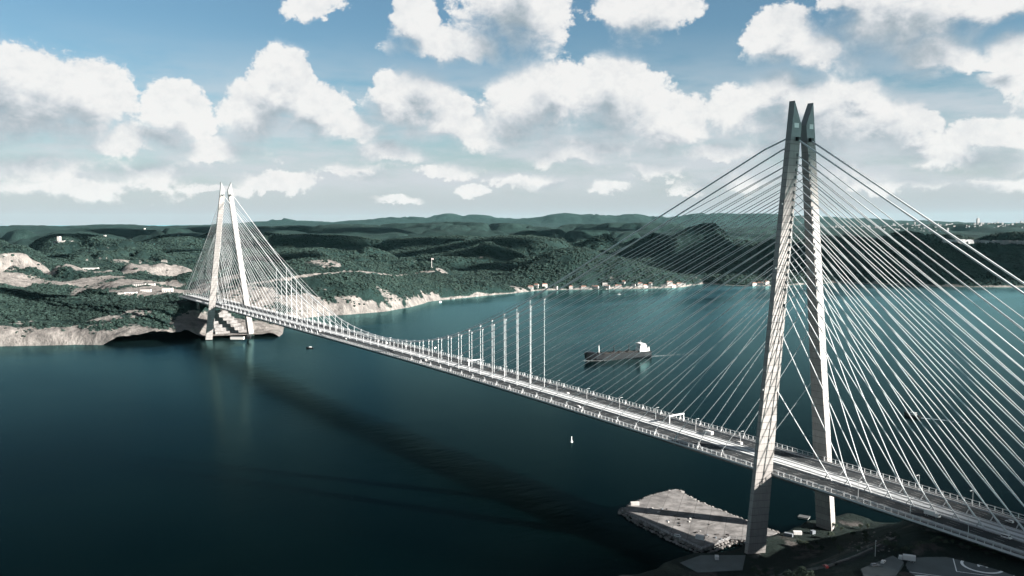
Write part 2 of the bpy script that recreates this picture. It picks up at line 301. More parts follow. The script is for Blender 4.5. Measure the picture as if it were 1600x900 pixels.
def copy_tree(o, parent=None):
    c = o.copy(); COL.objects.link(c); c.parent = parent
    for ch in o.children: copy_tree(ch, c)
    return c

# ------------------------------------------------------------------ noise and terrain heights
def vnoise(x, y, seed):
    xi = np.floor(x).astype(np.int64); yi = np.floor(y).astype(np.int64); fx = x-xi; fy = y-yi
    fx = fx*fx*fx*(fx*(fx*6-15)+10); fy = fy*fy*fy*(fy*(fy*6-15)+10)
    def h(a, b):
        n = (a*374761393+b*668265263+seed*1442695041) & 0x7fffffff; n = ((n ^ (n >> 13))*1274126177) & 0x7fffffff
        return ((n ^ (n >> 16)) & 0xffff)/65535.0
    return (h(xi, yi)*(1-fx)+h(xi+1, yi)*fx)*(1-fy)+(h(xi, yi+1)*(1-fx)+h(xi+1, yi+1)*fx)*fy
def fbm(x, y, oct, seed, gain=0.5):
    s = 0; a = 1; t = 0
    for i in range(oct): s = s+a*(vnoise(x*2**i+i*17.3, y*2**i+i*9.1, seed+i)-0.5); t += a; a *= gain
    return s/t*2
def ss(x, a, b):
    t = np.clip((x-a)/(b-a), 0, 1); return t*t*(3-2*t)
shore_px = [(-420,546),(-200,544),(0,541),(60,540),(120,538.5),(180,539),(228,538),(268,537),(300,540),(345,542),(395,540.5),(428,533),(441,522),(444,512),(452,503),(475,497),(505,494),(545,491.5),(600,487),(640,480),(663,474),(668,471.5),(690,469),(720,466),(760,462),(800,458.5),(818,456.5),(842,454),(880,452.8),(930,452.3),(980,451.5),(1030,450.5),(1065,449),(1088,445),(1100,443.5),(1130,445.5),(1165,446.8),(1200,447),(1260,444.5),(1310,442),(1380,444.5),(1450,447.5),(1510,448.5),(1600,449),(1800,450),(2100,452)]
SH = np.array([on_z(u, v)[:2] for u, v in shore_px])
SH_poly = np.vstack([SH, SH[-1]+[6000, 20000], SH[0]+[-30000, 30000], SH[0]+[-20000, -12000]])
def inland(x, y):
    d = np.full(x.shape, 1e9)
    for i in range(len(SH)-1):
        a = SH[i]; e = SH[i+1]-a; t = np.clip(((x-a[0])*e[0]+(y-a[1])*e[1])/(e@e), 0, 1)
        d = np.minimum(d, np.hypot(x-a[0]-t*e[0], y-a[1]-t*e[1]))
    ins = np.zeros(x.shape, bool); n = len(SH_poly)
    for i in range(n):
        x0, y0 = SH_poly[i]; x1, y1 = SH_poly[(i+1) % n]
        c = ((y0 > y) != (y1 > y)) & (x < (x1-x0)*(y-y0)/(y1-y0+1e-12)+x0); ins ^= c
    return np.where(ins, d, -d)
hills_px = [ # u, v of the top, distance, half width across, half depth
    (-60,455,2550,330,260),(60,462,2350,300,200),(120,452,2450,240,170),(200,470,2200,150,130),(240,480,2080,110,90),
    (-40,398,3600,500,300),(90,398,3500,420,240),(230,402,3250,330,210),(330,405,3000,230,190),(400,408,2900,170,160),
    (0,385,4600,900,420),(180,382,4600,500,300),(150,368,6200,1300,600),(278,352.5,7000,380,420),(60,356,8800,1900,900),(330,360,6500,700,400),
    (520,399,2700,330,240),(455,413,2500,190,150),(570,412,2480,190,150),(625,430,2370,110,120),(675,420,2600,140,130),(735,436,2560,130,110),(780,450,2560,90,80),
    (560,383,4000,620,300),(640,390,3500,300,200),(760,378,4200,380,230),(700,366,5600,800,350),(470,368,5500,700,350),
    (900,377,3300,150,170),(950,389,3290,130,150),(1005,413,3280,110,120),(1045,430,3230,80,80),(850,398,3420,120,130),(815,425,3350,110,90),
    (800,368,5000,420,260),(880,362,5200,420,240),(960,356,5300,420,260),(1050,353,4700,360,260),(1120,349.5,4350,300,300),(1190,350,4150,300,300),(1280,352,4200,420,330),(1390,352,4700,520,350),(1500,354,5200,520,350),(1620,354,5400,520,350),
    (580,350,8600,2200,900),(700,348,9400,1900,900),(820,349,9000,2000,900),(960,349,8800,2000,900),(420,352,8600,1500,900),(640,357,7000,1200,500),(860,356,7000,1200,500),
    (700,333,27500,900,1600),(735,335.5,27500,1500,1600),(640,338.5,27000,1900,1500),(590,342,26500,1500,1500),(800,341,27000,1700,1500),(440,341,29000,800,1200),(450,344,28500,2200,1500),
    (880,333,24500,900,1400),(850,338,24500,1000,1400),(930,334,24600,1100,1400),(985,333.5,24700,800,1400),(1040,337,24800,1300,1400),(1110,332,25000,1500,1400),(1190,332.5,25200,1500,1400),(1260,336,25500,1500,1400),(1330,341,26000,1700,1500),(1400,344.5,26500,1700,1500),
    (1450,349.5,12500,1500,900),(1600,349,12500,1500,900),(120,351.5,15000,3500,900)]
HC = []
for (u, v, D, sl_, sd) in hills_px:
    c = at_dist(u, v, D); HC.append((c[0], c[1], c[2], math.atan2(c[1]-CAM[1], c[0]-CAM[0]), sl_, sd))
HC2 = []
for (u, v, D, sl_, sd) in [(900,374,3330,165,150),(955,387,3310,135,130),(1010,409,3285,105,105),(1050,428,3250,70,75),(525,393,2650,250,170),(460,406,2480,170,140),(600,412,2480,140,130),(640,432,2390,90,100)]:
    c = at_dist(u, v, D); HC2.append((c[0], c[1], c[2], math.atan2(c[1]-CAM[1], c[0]-CAM[0]), sl_, sd))
Q1 = at_dist(243, 437, 2350)                        # terraced cutting behind the far approach
def far_height(x, y):
    d = inland(x, y); D = np.hypot(x-CAM[0], y-CAM[1])
    base = np.interp(D, [1500, 2500, 3500, 6000, 9000, 20000, 38000], [26, 34, 40, 75, 120, 150, 238])
    acc = np.zeros(x.shape)
    for (cx, cy, cz, an, a, b) in HC:
        dx, dy = x-cx, y-cy; f = dx*math.cos(an)+dy*math.sin(an); r = -dx*math.sin(an)+dy*math.cos(an)
        gz = cz*np.exp(-0.5*((r/a)**2+(f/b)**2)); acc = np.maximum(acc, gz)+0.12*np.minimum(acc, gz)*0
    n_big = fbm(x/700, y/700, 5, 3); rid = 1-np.abs(fbm(x/420+3, y/420, 4, 11))*2
    h = np.sqrt(base**2+acc**2)
    h = np.where(acc > base, acc+0.35*base*np.exp(-(acc-base)/40), base+0.35*acc*np.exp(-(base-acc)/40))
    amp = np.interp(D, [1800, 3500, 9000, 30000], [7, 12, 20, 30])
    wx = x+90*fbm(x/300, y/300, 3, 61); wy = y+90*fbm(x/300+7, y/300, 3, 62)
    val = ss(1-np.abs(fbm(wx/540+3, wy/540, 4, 11))*3.0, 0, 1); val2 = ss(1-np.abs(fbm(wx/1500+1, wy/1500, 3, 15))*4, 0, 1)
    k_ = np.interp(D, [1700, 2300, 3000, 9000, 14000], [.18, .34, .60, .30, .10])
    h = h*(1-k_*val)*(1-.35*val2*ss(D, 2800, 3600)*(1-ss(D, 10000, 16000)))+amp*n_big
    for (cx, cy, cz, an, a, b) in HC2:               # two bold rounded hills, not cut by the side valleys
        dx, dy = x-cx, y-cy; f = dx*math.cos(an)+dy*math.sin(an); r = -dx*math.sin(an)+dy*math.cos(an)
        gz = cz*np.exp(-0.5*np.abs(r/a)**2.2-0.5*np.abs(f/b)**2.2)+5*n_big; m_ = np.maximum(h, gz); h = m_+8*np.exp(-np.abs(h-gz)/12)-8*np.exp(-np.abs(h-gz)/12)*(gz < 20)
    # plateau for the far approach road and tower yard
    wq = np.exp(-0.5*(((x-Q1[0])/210)**2+((y-Q1[1])/150)**2)); hq = np.floor(h/9.0)*9+ss(h/9.0-np.floor(h/9.0), 0.75, 1)*9
    h = h*(1-ss(wq, .2, .5))+hq*ss(wq, .2, .5)
    road = ss(-x, 1560, 1640)*np.exp(-0.5*(y/65)**2); h = h*(1-road)+62*road
    cliff = np.interp(D, [1900, 2600], [1, .8])
    rise = np.clip(d, 0, None); sharp = np.where(y < 60, 16, 34)+np.where(y < 60, 12, 22)*fbm(x/60, y/60, 4, 21)
    fac = 1-np.exp(-rise/np.clip(sharp, 7, 70))
    fac2 = 1-np.exp(-rise/190)
    h = np.minimum(h, 46)*fac+np.maximum(h-46, 0)*fac2
    # tower yard: flat shelf just above the water
    yd = np.exp(-0.5*(((x+1412)/42)**2+((y-10)/62)**2)); w = ss(yd, .25, .6); h = h*(1-w)+np.where(d > 0, 7.0, -4)*w
    h = h+np.clip(rise/12, 0, 1)*np.where(y < 700, 6.0, 3.0)*fbm(x/26, y/26, 5, 33, .6)*(1-w)
    return np.where(d > 0, np.maximum(h, 0.6), np.maximum(-8.0, d*0.4)-0.5), d
def hit_far(u, v):
    d = ray(u, v); t = np.geomspace(1750, 12000, 1500); P = CAM[None]+d[None]*t[:, None]
    hh, _ = far_height(P[:, 0], P[:, 1]); b = P[:, 2] < np.maximum(hh, 0); return P[np.argmax(b)] if b.any() else P[-1]
SPOTS = []
def spots():
    if not SPOTS:
        for (u, v, a, b, k) in [(15,437,120,90,.95),(70,425,110,120,.9),(-60,432,150,110,.9),(130,440,120,110,.85),(200,440,130,120,1.0),(250,452,110,130,1.0),(205,424,70,90,.9),(150,425,90,80,.85),(265,432,90,90,.85),(310,455,110,110,.8),
              (505,410,50,36,.55),(475,475,60,50,.75),(610,465,36,30,.55),(560,478,60,26,.6),(345,505,90,80,1.0),(410,515,70,70,1.0),(690,423,22,14,.8),(812,452,40,22,.6),(370,470,90,90,.8),(215,487,30,24,.6),(238,482,20,20,.6),(175,497,50,18,.55),(90,515,70,16,.6),(20,505,40,14,.5)]+[(u, float(np.interp(u, [335, 420, 500, 560, 620, 676], [452, 440, 428, 424, 431, 424])), 4.5, 6, .72) for u in range(335, 678, 3)]+[(u, float(np.interp(u, [0, 90, 160, 260], [409, 412, 405, 409])), 6, 8, .72) for u in range(0, 262, 4)]:
            p = hit_far(u, v); SPOTS.append((p[0], p[1], math.atan2(p[1]-CAM[1], p[0]-CAM[0]), a, b, k))
    return SPOTS
def bare_mask(x, y, h, d):
    c = np.clip(np.where(y < 60, 1.2, 1)-d/np.where(y < 200, 92, np.where(y < 620, 46, np.where(y < 800, 24, 9))), 0, 1)**.8*0.86*(h < 56)+0.42*fbm(x/40, y/40, 4, 5)
    for (px_, py_, an, a, b, k) in spots():
        dx, dy = x-px_, y-py_; f = dx*math.cos(an)+dy*math.sin(an); r = -dx*math.sin(an)+dy*math.cos(an)
        c = np.maximum(c, k*ss(np.exp(-0.5*((r/a)**2+(f/b)**2)), .25, .75))
    return np.clip(c, 0, 1)

def grid_obj(name, X, Y, Z, mt, bare=None):
    nr, ncl = X.shape; v = np.stack([X, Y, Z], -1).reshape(-1, 3)
    i = np.arange(nr*ncl).reshape(nr, ncl); q = np.stack([i[:-1, :-1], i[:-1, 1:], i[1:, 1:], i[1:, :-1]], -1).reshape(-1, 4)
    me = bpy.data.meshes.new(name); me.vertices.add(len(v)); me.vertices.foreach_set('co', v.astype(np.float32).ravel())
    me.loops.add(q.size); me.loops.foreach_set('vertex_index', q.ravel().astype(np.int32))
    me.polygons.add(len(q)); me.polygons.foreach_set('loop_start', np.arange(0, q.size, 4, dtype=np.int32)); me.polygons.foreach_set('loop_total', np.full(len(q), 4, np.int32))
    me.polygons.foreach_set('use_smooth', np.ones(len(q), bool)); me.update(calc_edges=True); me.validate()
    if bare is not None:
        a = me.attributes.new('bare', 'FLOAT', 'POINT'); a.data.foreach_set('value', bare.astype(np.float32).ravel())
    me.materials.append(M_[mt])
    return link(name, me)

# ================================================================== SETTING
w = MB(); Rr = 160000.0; w.v = [(-Rr, -Rr, 0), (Rr, -Rr, 0), (Rr, Rr, 0), (-Rr, Rr, 0)]; w.f = [(0, 1, 2, 3)]
tag(w.build('water', 'water'), kind='structure')
NA, ND = 620, 520
az = YAW-np.linspace(-rad(41), rad(41), NA); dist = np.concatenate([np.linspace(1880, 4200, 330), 4200*np.exp(np.linspace(0.008, math.log(38000/4200), ND-330))])
AZ, DD = np.meshgrid(az, dist); GX = CAM[0]+DD*np.cos(AZ); GY = CAM[1]+DD*np.sin(AZ)
GZ, Gd = far_height(GX, GY); GB = bare_mask(GX, GY, GZ, Gd)
tag(grid_obj('far_hills', GX, GY, GZ, 'terrain', GB), kind='structure')

def near_height(x, y):
    # shelf at the tower, climbing to the abutment hill behind it
    r = ss(x+0.10*(y+60), 22, 128); h = 5+44*r
    h = h+2.2*fbm(x/24, y/24, 4, 41)*ss(x, 12, 40)
    edge_w = x+22+14*fbm(y/40+.3, y/90, 3, 8)                       # to the water on the west
    edge_s = 92+10*fbm(x/30, y/200, 3, 9)-y                         # and beyond the deck
    e = np.minimum(edge_w, edge_s); e = np.minimum(e, y+420)
    h = np.minimum(h, np.clip(e, -3, None)*1.1-1.5)
    pad = ss(np.exp(-0.5*(((x-170)/40)**2+((y+66)/26)**2)), .35, .7); h = h*(1-pad)+47.0*pad
    return np.maximum(h, -3)
gx = np.arange(-60, 480, 3.0); gy = np.arange(-430, 120, 3.0); NX, NY = np.meshgrid(gx, gy); NZ = near_height(NX, NY)
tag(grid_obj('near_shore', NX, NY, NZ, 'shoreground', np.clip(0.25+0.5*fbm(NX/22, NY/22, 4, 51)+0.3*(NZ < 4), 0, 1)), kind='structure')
def hit_near(u, v):
    d = ray(u, v); t = np.linspace(250, 800, 2200); P = CAM[None]+d[None]*t[:, None]
    hh = near_height(P[:, 0], P[:, 1]); k = np.argmax(P[:, 2] < hh); return P[k]

# ================================================================== BRIDGE
SPAN = 1408.0
def deck_z(x): return 68.5-8.5*(max(0.0, x+650)/650)**2 if x < 0 else 60-0.0262*x-0.00003*x*x
bridge = thing('suspension_bridge', 'long white cable-stayed suspension bridge with twin-legged concrete towers spanning the strait', 'bridge', (0, 0, 0))
XS = [420, 360, 300, 240, 180, 120, 60, 0]+[-x for x in range(32, 1408, 32)]+[-1408, -1450, -1500, -1560, -1640, -1720]
def strip(sec):  # sec: list of (y, dz) closed ring
    return [[(x, y, deck_z(x)+dz) for (y, dz) in sec] for x in XS]
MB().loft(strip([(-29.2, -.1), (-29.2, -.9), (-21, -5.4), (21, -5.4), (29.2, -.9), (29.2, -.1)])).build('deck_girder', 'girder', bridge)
for s in (-1, 1):
    MB().loft(strip([(s*8.2, -.05), (s*23.6, -.05), (s*23.6, .06), (s*8.2, .06)])).build('carriageway', 'asphalt', bridge)
    MB().loft(strip([(s*25.2, -.05), (s*28.9, -.05), (s*28.9, .10), (s*25.2, .10)])).build('walkway', 'walk', bridge)
    MB().loft(strip([(s*24.0, -.05), (s*24.4, -.05), (s*24.4, .95), (s*24.0, .95)])).build('crash_barrier', 'steel', bridge)
    MB().loft(strip([(s*7.5, -.05), (s*7.9, -.05), (s*7.9, 1.0), (s*7.5, 1.0)])).build('crash_barrier', 'steel', bridge)
    MB().loft(strip([(s*29.21, -.95), (s*29.6, -.95), (s*29.6, .35), (s*29.21, .35)])).build('edge_beam', 'steel', bridge)
    MB().loft(strip([(s*29.0, 3.0), (s*29.22, 3.0), (s*29.22, 3.25), (s*29.0, 3.25)])).build('top_rail', 'steel', bridge)
    MB().loft(strip([(s*29.0, 1.3), (s*29.16, 1.3), (s*29.16, 1.45), (s*29.0, 1.45)])).build('middle_rail', 'steel', bridge)
    lm = MB()
    for yy in (12.0, 15.8, 19.6):
        for x in np.arange(-1500, 300, 14.0):
            lm.v += [(x, s*yy-.14, deck_z(x)+.066), (x+6, s*yy-.14, deck_z(x+6)+.066), (x+6, s*yy+.14, deck_z(x+6)+.066), (x, s*yy+.14, deck_z(x)+.066)]; b = len(lm.v); lm.f.append((b-4, b-3, b-2, b-1))
    for yy in (8.9, 23.0):
        for a, c in zip(XS[:-1], XS[1:]):
            lm.v += [(a, s*yy-.15, deck_z(a)+.066), (c, s*yy-.15, deck_z(c)+.066), (c, s*yy+.15, deck_z(c)+.066), (a, s*yy+.15, deck_z(a)+.066)]; b = len(lm.v); lm.f.append((b-4, b-3, b-2, b-1))
    tag(lm.build('lane_markings', 'paint', bridge), kind='stuff')
MB().loft(strip([(-6.6, -.05), (6.6, -.05), (6.6, .55), (-6.6, .55)])).build('railway_slab', 'rail', bridge)
for yy in (-4.2, -2.8, 2.8, 4.2):
    MB().loft(strip([(yy-.12, .551), (yy+.12, .551), (yy+.12, .72), (yy-.12, .72)])).build('rail', 'dark', bridge)
# parapet posts, 4.8 m apart
post_me = MB().box((0, 0, 1.7), (.42, .34, 3.2)).mesh('parapet_post', 'steel')
rest = MB(); cnt = 0
for s in (-1, 1):
    for k, x in enumerate(np.arange(168, -1560, -4.8)):
        z = deck_z(x)
        if k < 150: link('parapet_post', post_me, bridge, (x, s*29.1, z))
        else: rest.box((x, s*29.1, z+1.7), (.42, .34, 3.2))
tag(rest.build('parapet_posts', 'steel', bridge), kind='stuff')

# tower legs
def leg_sec(z, s, x0):
    n = np.interp(z, [0, 60, 321], [1.5, 1.5, 2.4]); wI = np.interp(z, [0, 60, 118, 194, 290, 330], [6.9, 6.3, 5.1, 3.9, 2.7, 2.6])
    yo = 10.3+(321-z)*0.1245; yi = 0.8+(321-z)*0.1160
    return [(x0-n, s*yo), (x0+n, s*yo), (x0+wI, s*yi), (x0-wI, s*yi)]
def inset(sec, k):
    cx = sum(p[0] for p in sec)/4; cyy = sum(p[1] for p in sec)/4
    return [(cx+(p[0]-cx)*k, cyy+(p[1]-cyy)*k) for p in sec]
for tx, zb in ((0.0, -3.0), (-SPAN, 1.0)):
    for s in (-1, 1):
        core = MB(); core.loft([[(px, py, z) for px, py in inset(leg_sec(z, s, tx), .965)] for z in np.linspace(zb, 304, 30)])
        leg = core.build('tower_leg', 'joint', bridge)
        z = zb
        while z < 293:
            z1 = min(z+5.0, 294.6); g_ = .30
            MB().loft([[(px, py, z+g_/2) for px, py in leg_sec(z+g_/2, s, tx)], [(px, py, z1-g_/2) for px, py in leg_sec(z1-g_/2, s, tx)]]).build('concrete_lift', 'concrete', leg)
            z = z1
        a = [(px, py, 294.75) for px, py in leg_sec(294.75, s, tx)]; t = leg_sec(312, s, tx); t0 = leg_sec(322, s, tx); t1 = leg_sec(305.5, s, tx)
        top = [(t0[0][0], t0[0][1], 322), (t0[1][0], t0[1][1], 322), (t1[2][0], t1[2][1], 305.5), (t1[3][0], t1[3][1], 305.5)]
        MB().loft([a, top]).build('tower_head', 'clad', leg)
        # name panel on the land-side face, saddle housing, aviation lamps, cable anchor boxes
        sc0 = leg_sec(305, s, tx); A, B = Vector((*sc0[1], 305)), Vector((*sc0[2], 305)); e = (B-A).normalized(); nrm = Vector((e.y*s*-1, e.x*s, 0)); nrm = nrm if nrm.x > 0 else -nrm
        c = A+e*4.2+nrm*.08; pm = MB(); up = Vector((0, -s*.0, 1))
        for dx, dz in ((-2.2, -1.6), (2.2, -1.6), (2.2, 1.6), (-2.2, 1.6)): pm.v.append(tuple(c+e*dx+up*dz-nrm*.3))
        for dx, dz in ((-2.2, -1.6), (2.2, -1.6), (2.2, 1.6), (-2.2, 1.6)): pm.v.append(tuple(c+e*dx+up*dz+nrm*.25))
        pm.f = [(3, 2, 1, 0), (4, 5, 6, 7), (0, 1, 5, 4), (1, 2, 6, 5), (2, 3, 7, 6), (3, 0, 4, 7)]
        pm.build('name_panel', 'white', leg)
        for sx in (-1, 1): MB().box((tx+sx*3.6, s*7.0, 295.5), (2.6, 3.0, 2.6)).build('saddle_housing', 'dark', leg)
        for zz in (205, 250, 120):
            q = leg_sec(zz, s, tx)[1]; MB().box((q[0]-1.2, q[1]+s*.35, zz), (.9, .8, 1.1)).build('aviation_lamp', 'lampglass', leg)

# stays: 22 in each fan
def tower_anchor_z(i): return [119, 158, 179, 190][i] if i < 4 else 190+(i-3)*5.25
def stay(p0, p1, r, sag=0.0):
    p0, p1 = Vector(p0), Vector(p1); pts = []
    n = 2 if sag == 0 else 9
    for k in range(n):
        t = k/(n-1); p = p0.lerp(p1, t); p.z -= sag*4*t*(1-t); pts.append(p)
    return MB().tube(pts, r, 6)
for tx, sg in ((0.0, 1), (-SPAN, -1)):
    for s in (-1, 1):
        for i in range(22):
            za = tower_anchor_z(i); sec = leg_sec(za, s, tx); wI = sec[2][0]-tx; yi = sec[2][1]
            # main span: to the bracket at the deck edge
            xd = tx-sg*(45+24*i); zb = deck_z(xd)
            L_ = 45+24*i
            c = stay((tx-sg*(wI-.6), yi+s*1.2, za), (xd, s*26.0, zb+4.4), .26, sag=L_*.006).build('stay_cable', 'cable', bridge)
            MB().tube([(xd-sg*2.0*0, s*26.0, zb+4.6), (xd-sg*1.8, s*26.0, zb-.2)], .55, 6, .95).build('stay_bracket', 'steel', c)
            MB().tube([(xd, s*26.0, zb+4.0), (xd+sg*3.6, s*26.0, zb-.2)], .22, 5).build('bracket_brace', 'steel', c)
            # side span: to the pair of struts beside the railway
            xs = tx+sg*(36+15*i); zb = deck_z(xs)
            foot = (xs+sg*2.6, s*8.0, zb-.1)
            c = stay((tx+sg*(wI-.6), yi+s*1.2, za), foot, .31, sag=(36+15*i)*.005).build('stay_cable', 'cable', bridge)
            if tx == 0.0 and xs < 230 or tx < 0:
                d = Vector((tx+sg*(wI-.6), yi+s*1.2, za))-Vector(foot); q = Vector(foot)+d*(5.6/d.z)
                MB().tube([foot, q], .46, 6).build('anchor_pipe', 'steel', c)
                MB().tube([q-d*.006, (xs-sg*3.6, s*8.0, zb-.1)], .34, 5).build('strut', 'steel', c)
            if i > 1 and tx == 0.0: MB().box((tx+sg*(wI+.1), yi+s*1.4, za), (1.3, 1.6, 1.8)).build('anchor_box', 'clad', c)
# main cables and hangers
ZM, KQ = 78.0, 5.52e-4
def cable_z(x):
    h = abs(x+SPAN/2); e = 400.0
    return ZM+KQ*h*h if h <= e else ZM+KQ*e*e+2*KQ*e*(h-e)
ytw = 7.0
for s in (-1, 1):
    pts = [(400, s*8.5, deck_z(400)), (1.0, s*ytw, 296.5)]
    for x in np.arange(-4, -SPAN+3, -20.0): pts.append((x, s*(9.0), min(cable_z(x), 296.5)))
    pts += [(-SPAN, s*ytw, 296.5), (-1740, s*8.5, 62)]
    mc = MB().tube(pts, .64, 8).build('main_cable', 'cable', bridge)
    for k in range(-17, 18):
        x = -SPAN/2+k*24.0-4*0
        if abs(k) > 16: continue
        MB().tube([(x, s*9.0, deck_z(x)+.2), (x, s*9.0, cable_z(x))], .25, 6).build('hanger', 'cable', mc)
        MB().tube([(x, s*9.0, cable_z(x)-1.6), (x, s*9.0, cable_z(x)+.9)], .85, 6).build('cable_clamp', 'steel', mc)
# side pier of the approach
MB().box((118, -18, 33), (9, 5, 40)).build('approach_pier', 'joint', bridge); MB().box((118, 18, 33), (9, 5, 40)).build('approach_pier', 'joint', bridge)
MB().box((-1600, -14, 40), (6, 5, 48)).build('approach_pier', 'joint', bridge); MB().box((-1600, 14, 40), (6, 5, 48)).build('approach_pier', 'joint', bridge)

# ------------------------------------------------------------------ street lamps and gantry on the deck
def lamp_proto(h):
    o = thing('street_lamp', 'lamp', 'street lamp', (0, 0, 0))
    MB().tube([(0, 0, 0), (0, 0, h*.5), (0, 0, h)], .20, 6, .13).build('pole', 'steel', o)
    MB().tube([(0, 0, h), (0, .5, h+.55), (0, 1.4, h+.75), (0, 2.4, h+.7)], .12, 5).build('arm', 'steel', o)
    hd = MB().box((0, 2.9, h+.66), (.5, 1.4, .26)).build('lamp_head', 'steel', o)
    MB().box((0, 2.9, h+.50), (.36, 1.1, .07)).build('lamp_glass', 'lampglass', hd)
    return o
proto = lamp_proto(10.5); first = True
def put_lamp(x, y, z, rz, label, group):
    global first
    o = proto if first else copy_tree(proto); first = False
    o.location = (x, y, z); o.rotation_euler = (0, 0, rz); o['label'] = label; o['group'] = group
    return o
for k in range(14):
    x = -57-48*k
    if x > -720: put_lamp(x, 8.05, deck_z(x), 0, 'tall white street lamp beside the railway strip on the main span', 'lamps beside the railway on the main span')
for k in range(3):
    x = 70+36*k; put_lamp(x, -24.8, deck_z(x), 0, 'tall white street lamp on the helipad side of the land-side deck', 'lamps on the helipad side of the approach')
    put_lamp(x+12, 24.8, deck_z(x+12), math.pi, 'tall white street lamp on the open-water side of the land-side deck', 'lamps on the water side of the approach')
def gantry(x, y0, y1, label):
    z = deck_z(x); o = thing('sign_gantry', label, 'sign gantry', (x, (y0+y1)/2, z)); hw = abs(y1-y0)/2
    for s in (-1, 1): MB().box((0, s*hw, 3.6), (.7, .7, 7.4)).build('post', 'steel', o)
    MB().box((0, 0, 7.3), (1.0, 2*hw+1.2, 1.2)).build('beam', 'steel', o)
    for k in (-.5, 0, .5): MB().box((-.66, k*hw*1.2, 7.2), (.25, hw*.42, 1.9)).build('sign_panel', 'dark', o)
gantry(-136, 8.1, 24.9, 'white portal sign gantry over the far carriageway, beside the near tower')
gantry(-470, 8.1, 24.9, 'white portal sign gantry over the far carriageway, in the hanger section')

# ------------------------------------------------------------------ vehicles
def wheels(o, L, W, r, xs):
    for x in xs:
        for s in (-1, 1):
            wl = MB().tube([(x, s*(W/2-.22), r), (x, s*(W/2+.03), r)], r, 10).build('wheel', 'rubber', o); MB().tube([(x, s*(W/2+.03), r), (x, s*(W/2+.06), r)], r*.55, 8).build('rim', 'steel', wl)
def car(name, label, cat, loc, rz, paint='white', L=4.6, W=1.85, H=1.5, van=False):
    o = thing(name, label, cat, loc, rz); h0 = .32; hb = H*.56 if not van else H*.52
    b = MB(); prof = [(-L/2, h0), (-L/2, hb*.95), (-L/2+.15, hb), (L/2-.9, hb), (L/2-.05, hb*.78), (L/2, h0)]
    b.loft([[(x, y*(W/2)*(1 if i in (1, 2) else .94), z) for (x, z) in prof] for i, y in enumerate((-1, -.93, .93, 1))]).build('body', paint, o)
    c = MB(); c0, c1, c2, c3 = (-L/2+.1, -L/2+.25, L*.12, L*.30) if not van else (-L/2+.02, -L/2+.06, L*.30, L*.42)
    c.loft([[(x, y*W/2*k, z) for (x, z, k) in ((c0, hb-.02, .94), (c1, H, .84), (c2, H, .84), (c3, hb-.02, .94))] for y in (-1, 1)])
    c.build('cabin', paint, o)
    for s in (-1, 1): MB().box(((c1+c2)/2, s*W*.45, (hb+H)/2), ((c2-c1)*.9, .10, (H-hb)*.62)).build('window', 'glass', o)
    MB().box(((c2+c3)/2+.06, 0, (hb+H)/2), (.16, W*.80, (H-hb)*.72)).build('windscreen', 'glass', o)
    for s in (-1, 1): MB().box((L/2-.02, s*W*.34, hb*.72), (.1, .35, .16)).build('headlight', 'lampglass', o)
    wheels(o, L, W, .34, (-L*.30, L*.31)); return o
def truck(label, loc, rz, box='white', cab='white', L=9.5):
    o = thing('box_truck', label, 'truck', loc, rz); W = 2.5
    MB().box((0, 0, .85), (L, 1.1, .3)).build('chassis', 'dark', o)
    MB().box((-1.15, 0, 2.35), (L-2.5, W, 2.7)).build('cargo_box', box, o)
    cb = MB(); cb.loft([[(x, y*W/2*.96, z) for x, z in ((L/2-2.2, .7), (L/2-2.2, 2.9), (L/2-.55, 2.9), (L/2, 1.8), (L/2, .7))] for y in (-1, 1)]).build('cab', cab, o)
    MB().box((L/2-.22, 0, 2.25), (.3, W*.8, .75)).build('windscreen', 'glass', o)
    wheels(o, L, W, .5, (-L*.36, -L*.22, L*.36)); return o
def bus(label, loc, rz):
    o = thing('bus', label, 'bus', loc, rz); L, W = 12.0, 2.55
    MB().loft([[(x, y*W/2, z) for x, z in ((-L/2, .4), (-L/2, 3.1), (-L/2+.3, 3.3), (L/2-.4, 3.3), (L/2, 2.9), (L/2, .4))] for y in (-1, -.9, .9, 1)]).build('body', 'white', o)
    for s in (-1, 1): MB().box((0, s*(W/2+.01), 2.25), (L*.9, .06, .9)).build('window_band', 'glass', o)
    MB().box((L/2+.01, 0, 2.2), (.08, W*.85, 1.1)).build('windscreen', 'glass', o); wheels(o, L, W, .5, (-L*.28, L*.32)); return o
def deck_hit(u, v):
    p = on_z(u, v, 62)
    for _ in range(8): p = on_z(u, v, deck_z(p[0])+.9)
    return (p[0], p[1], deck_z(p[0])+.06)
def dk(u, v):
    p = deck_hit(u, v); y = p[1]; s = 1 if y > 0 else -1; lanes = [10.2, 13.9, 17.7, 21.4]; y = s*min(lanes, key=lambda q: abs(q-abs(y)))
    return (p[0], y, p[2]), (0.0 if s < 0 else math.pi)
p_, r_ = dk(1101, 679); truck('white box truck on the far carriageway beside the near tower', p_, r_)
p_, r_ = dk(1148, 694); car('van', 'white van on the far carriageway right behind the near tower leg', 'van', p_, r_, 'white', 5.4, 2.0, 2.2, True)
p_, r_ = dk(886, 614); car('car', 'white car on the far carriageway where the hangers end', 'car', p_, r_)
p_, r_ = dk(905, 635); car('car', 'white car on the near carriageway below the cargo ship', 'car', p_, r_)
p_, r_ = dk(589, 532); bus('white bus at the lowest sag of the main cable', p_, r_)
p_, r_ = dk(602, 536); car('van', 'white van following the bus at the cable sag', 'van', p_, r_, 'white', 5.4, 2.0, 2.2, True)
p_, r_ = dk(633, 541); car('car', 'white car on the far carriageway ahead of the hanger section', 'car', p_, r_)
p_, r_ = dk(663, 563); car('van', 'white van on the near carriageway at the first edge bracket', 'van', p_, r_, 'white', 5.4, 2.0, 2.2, True)
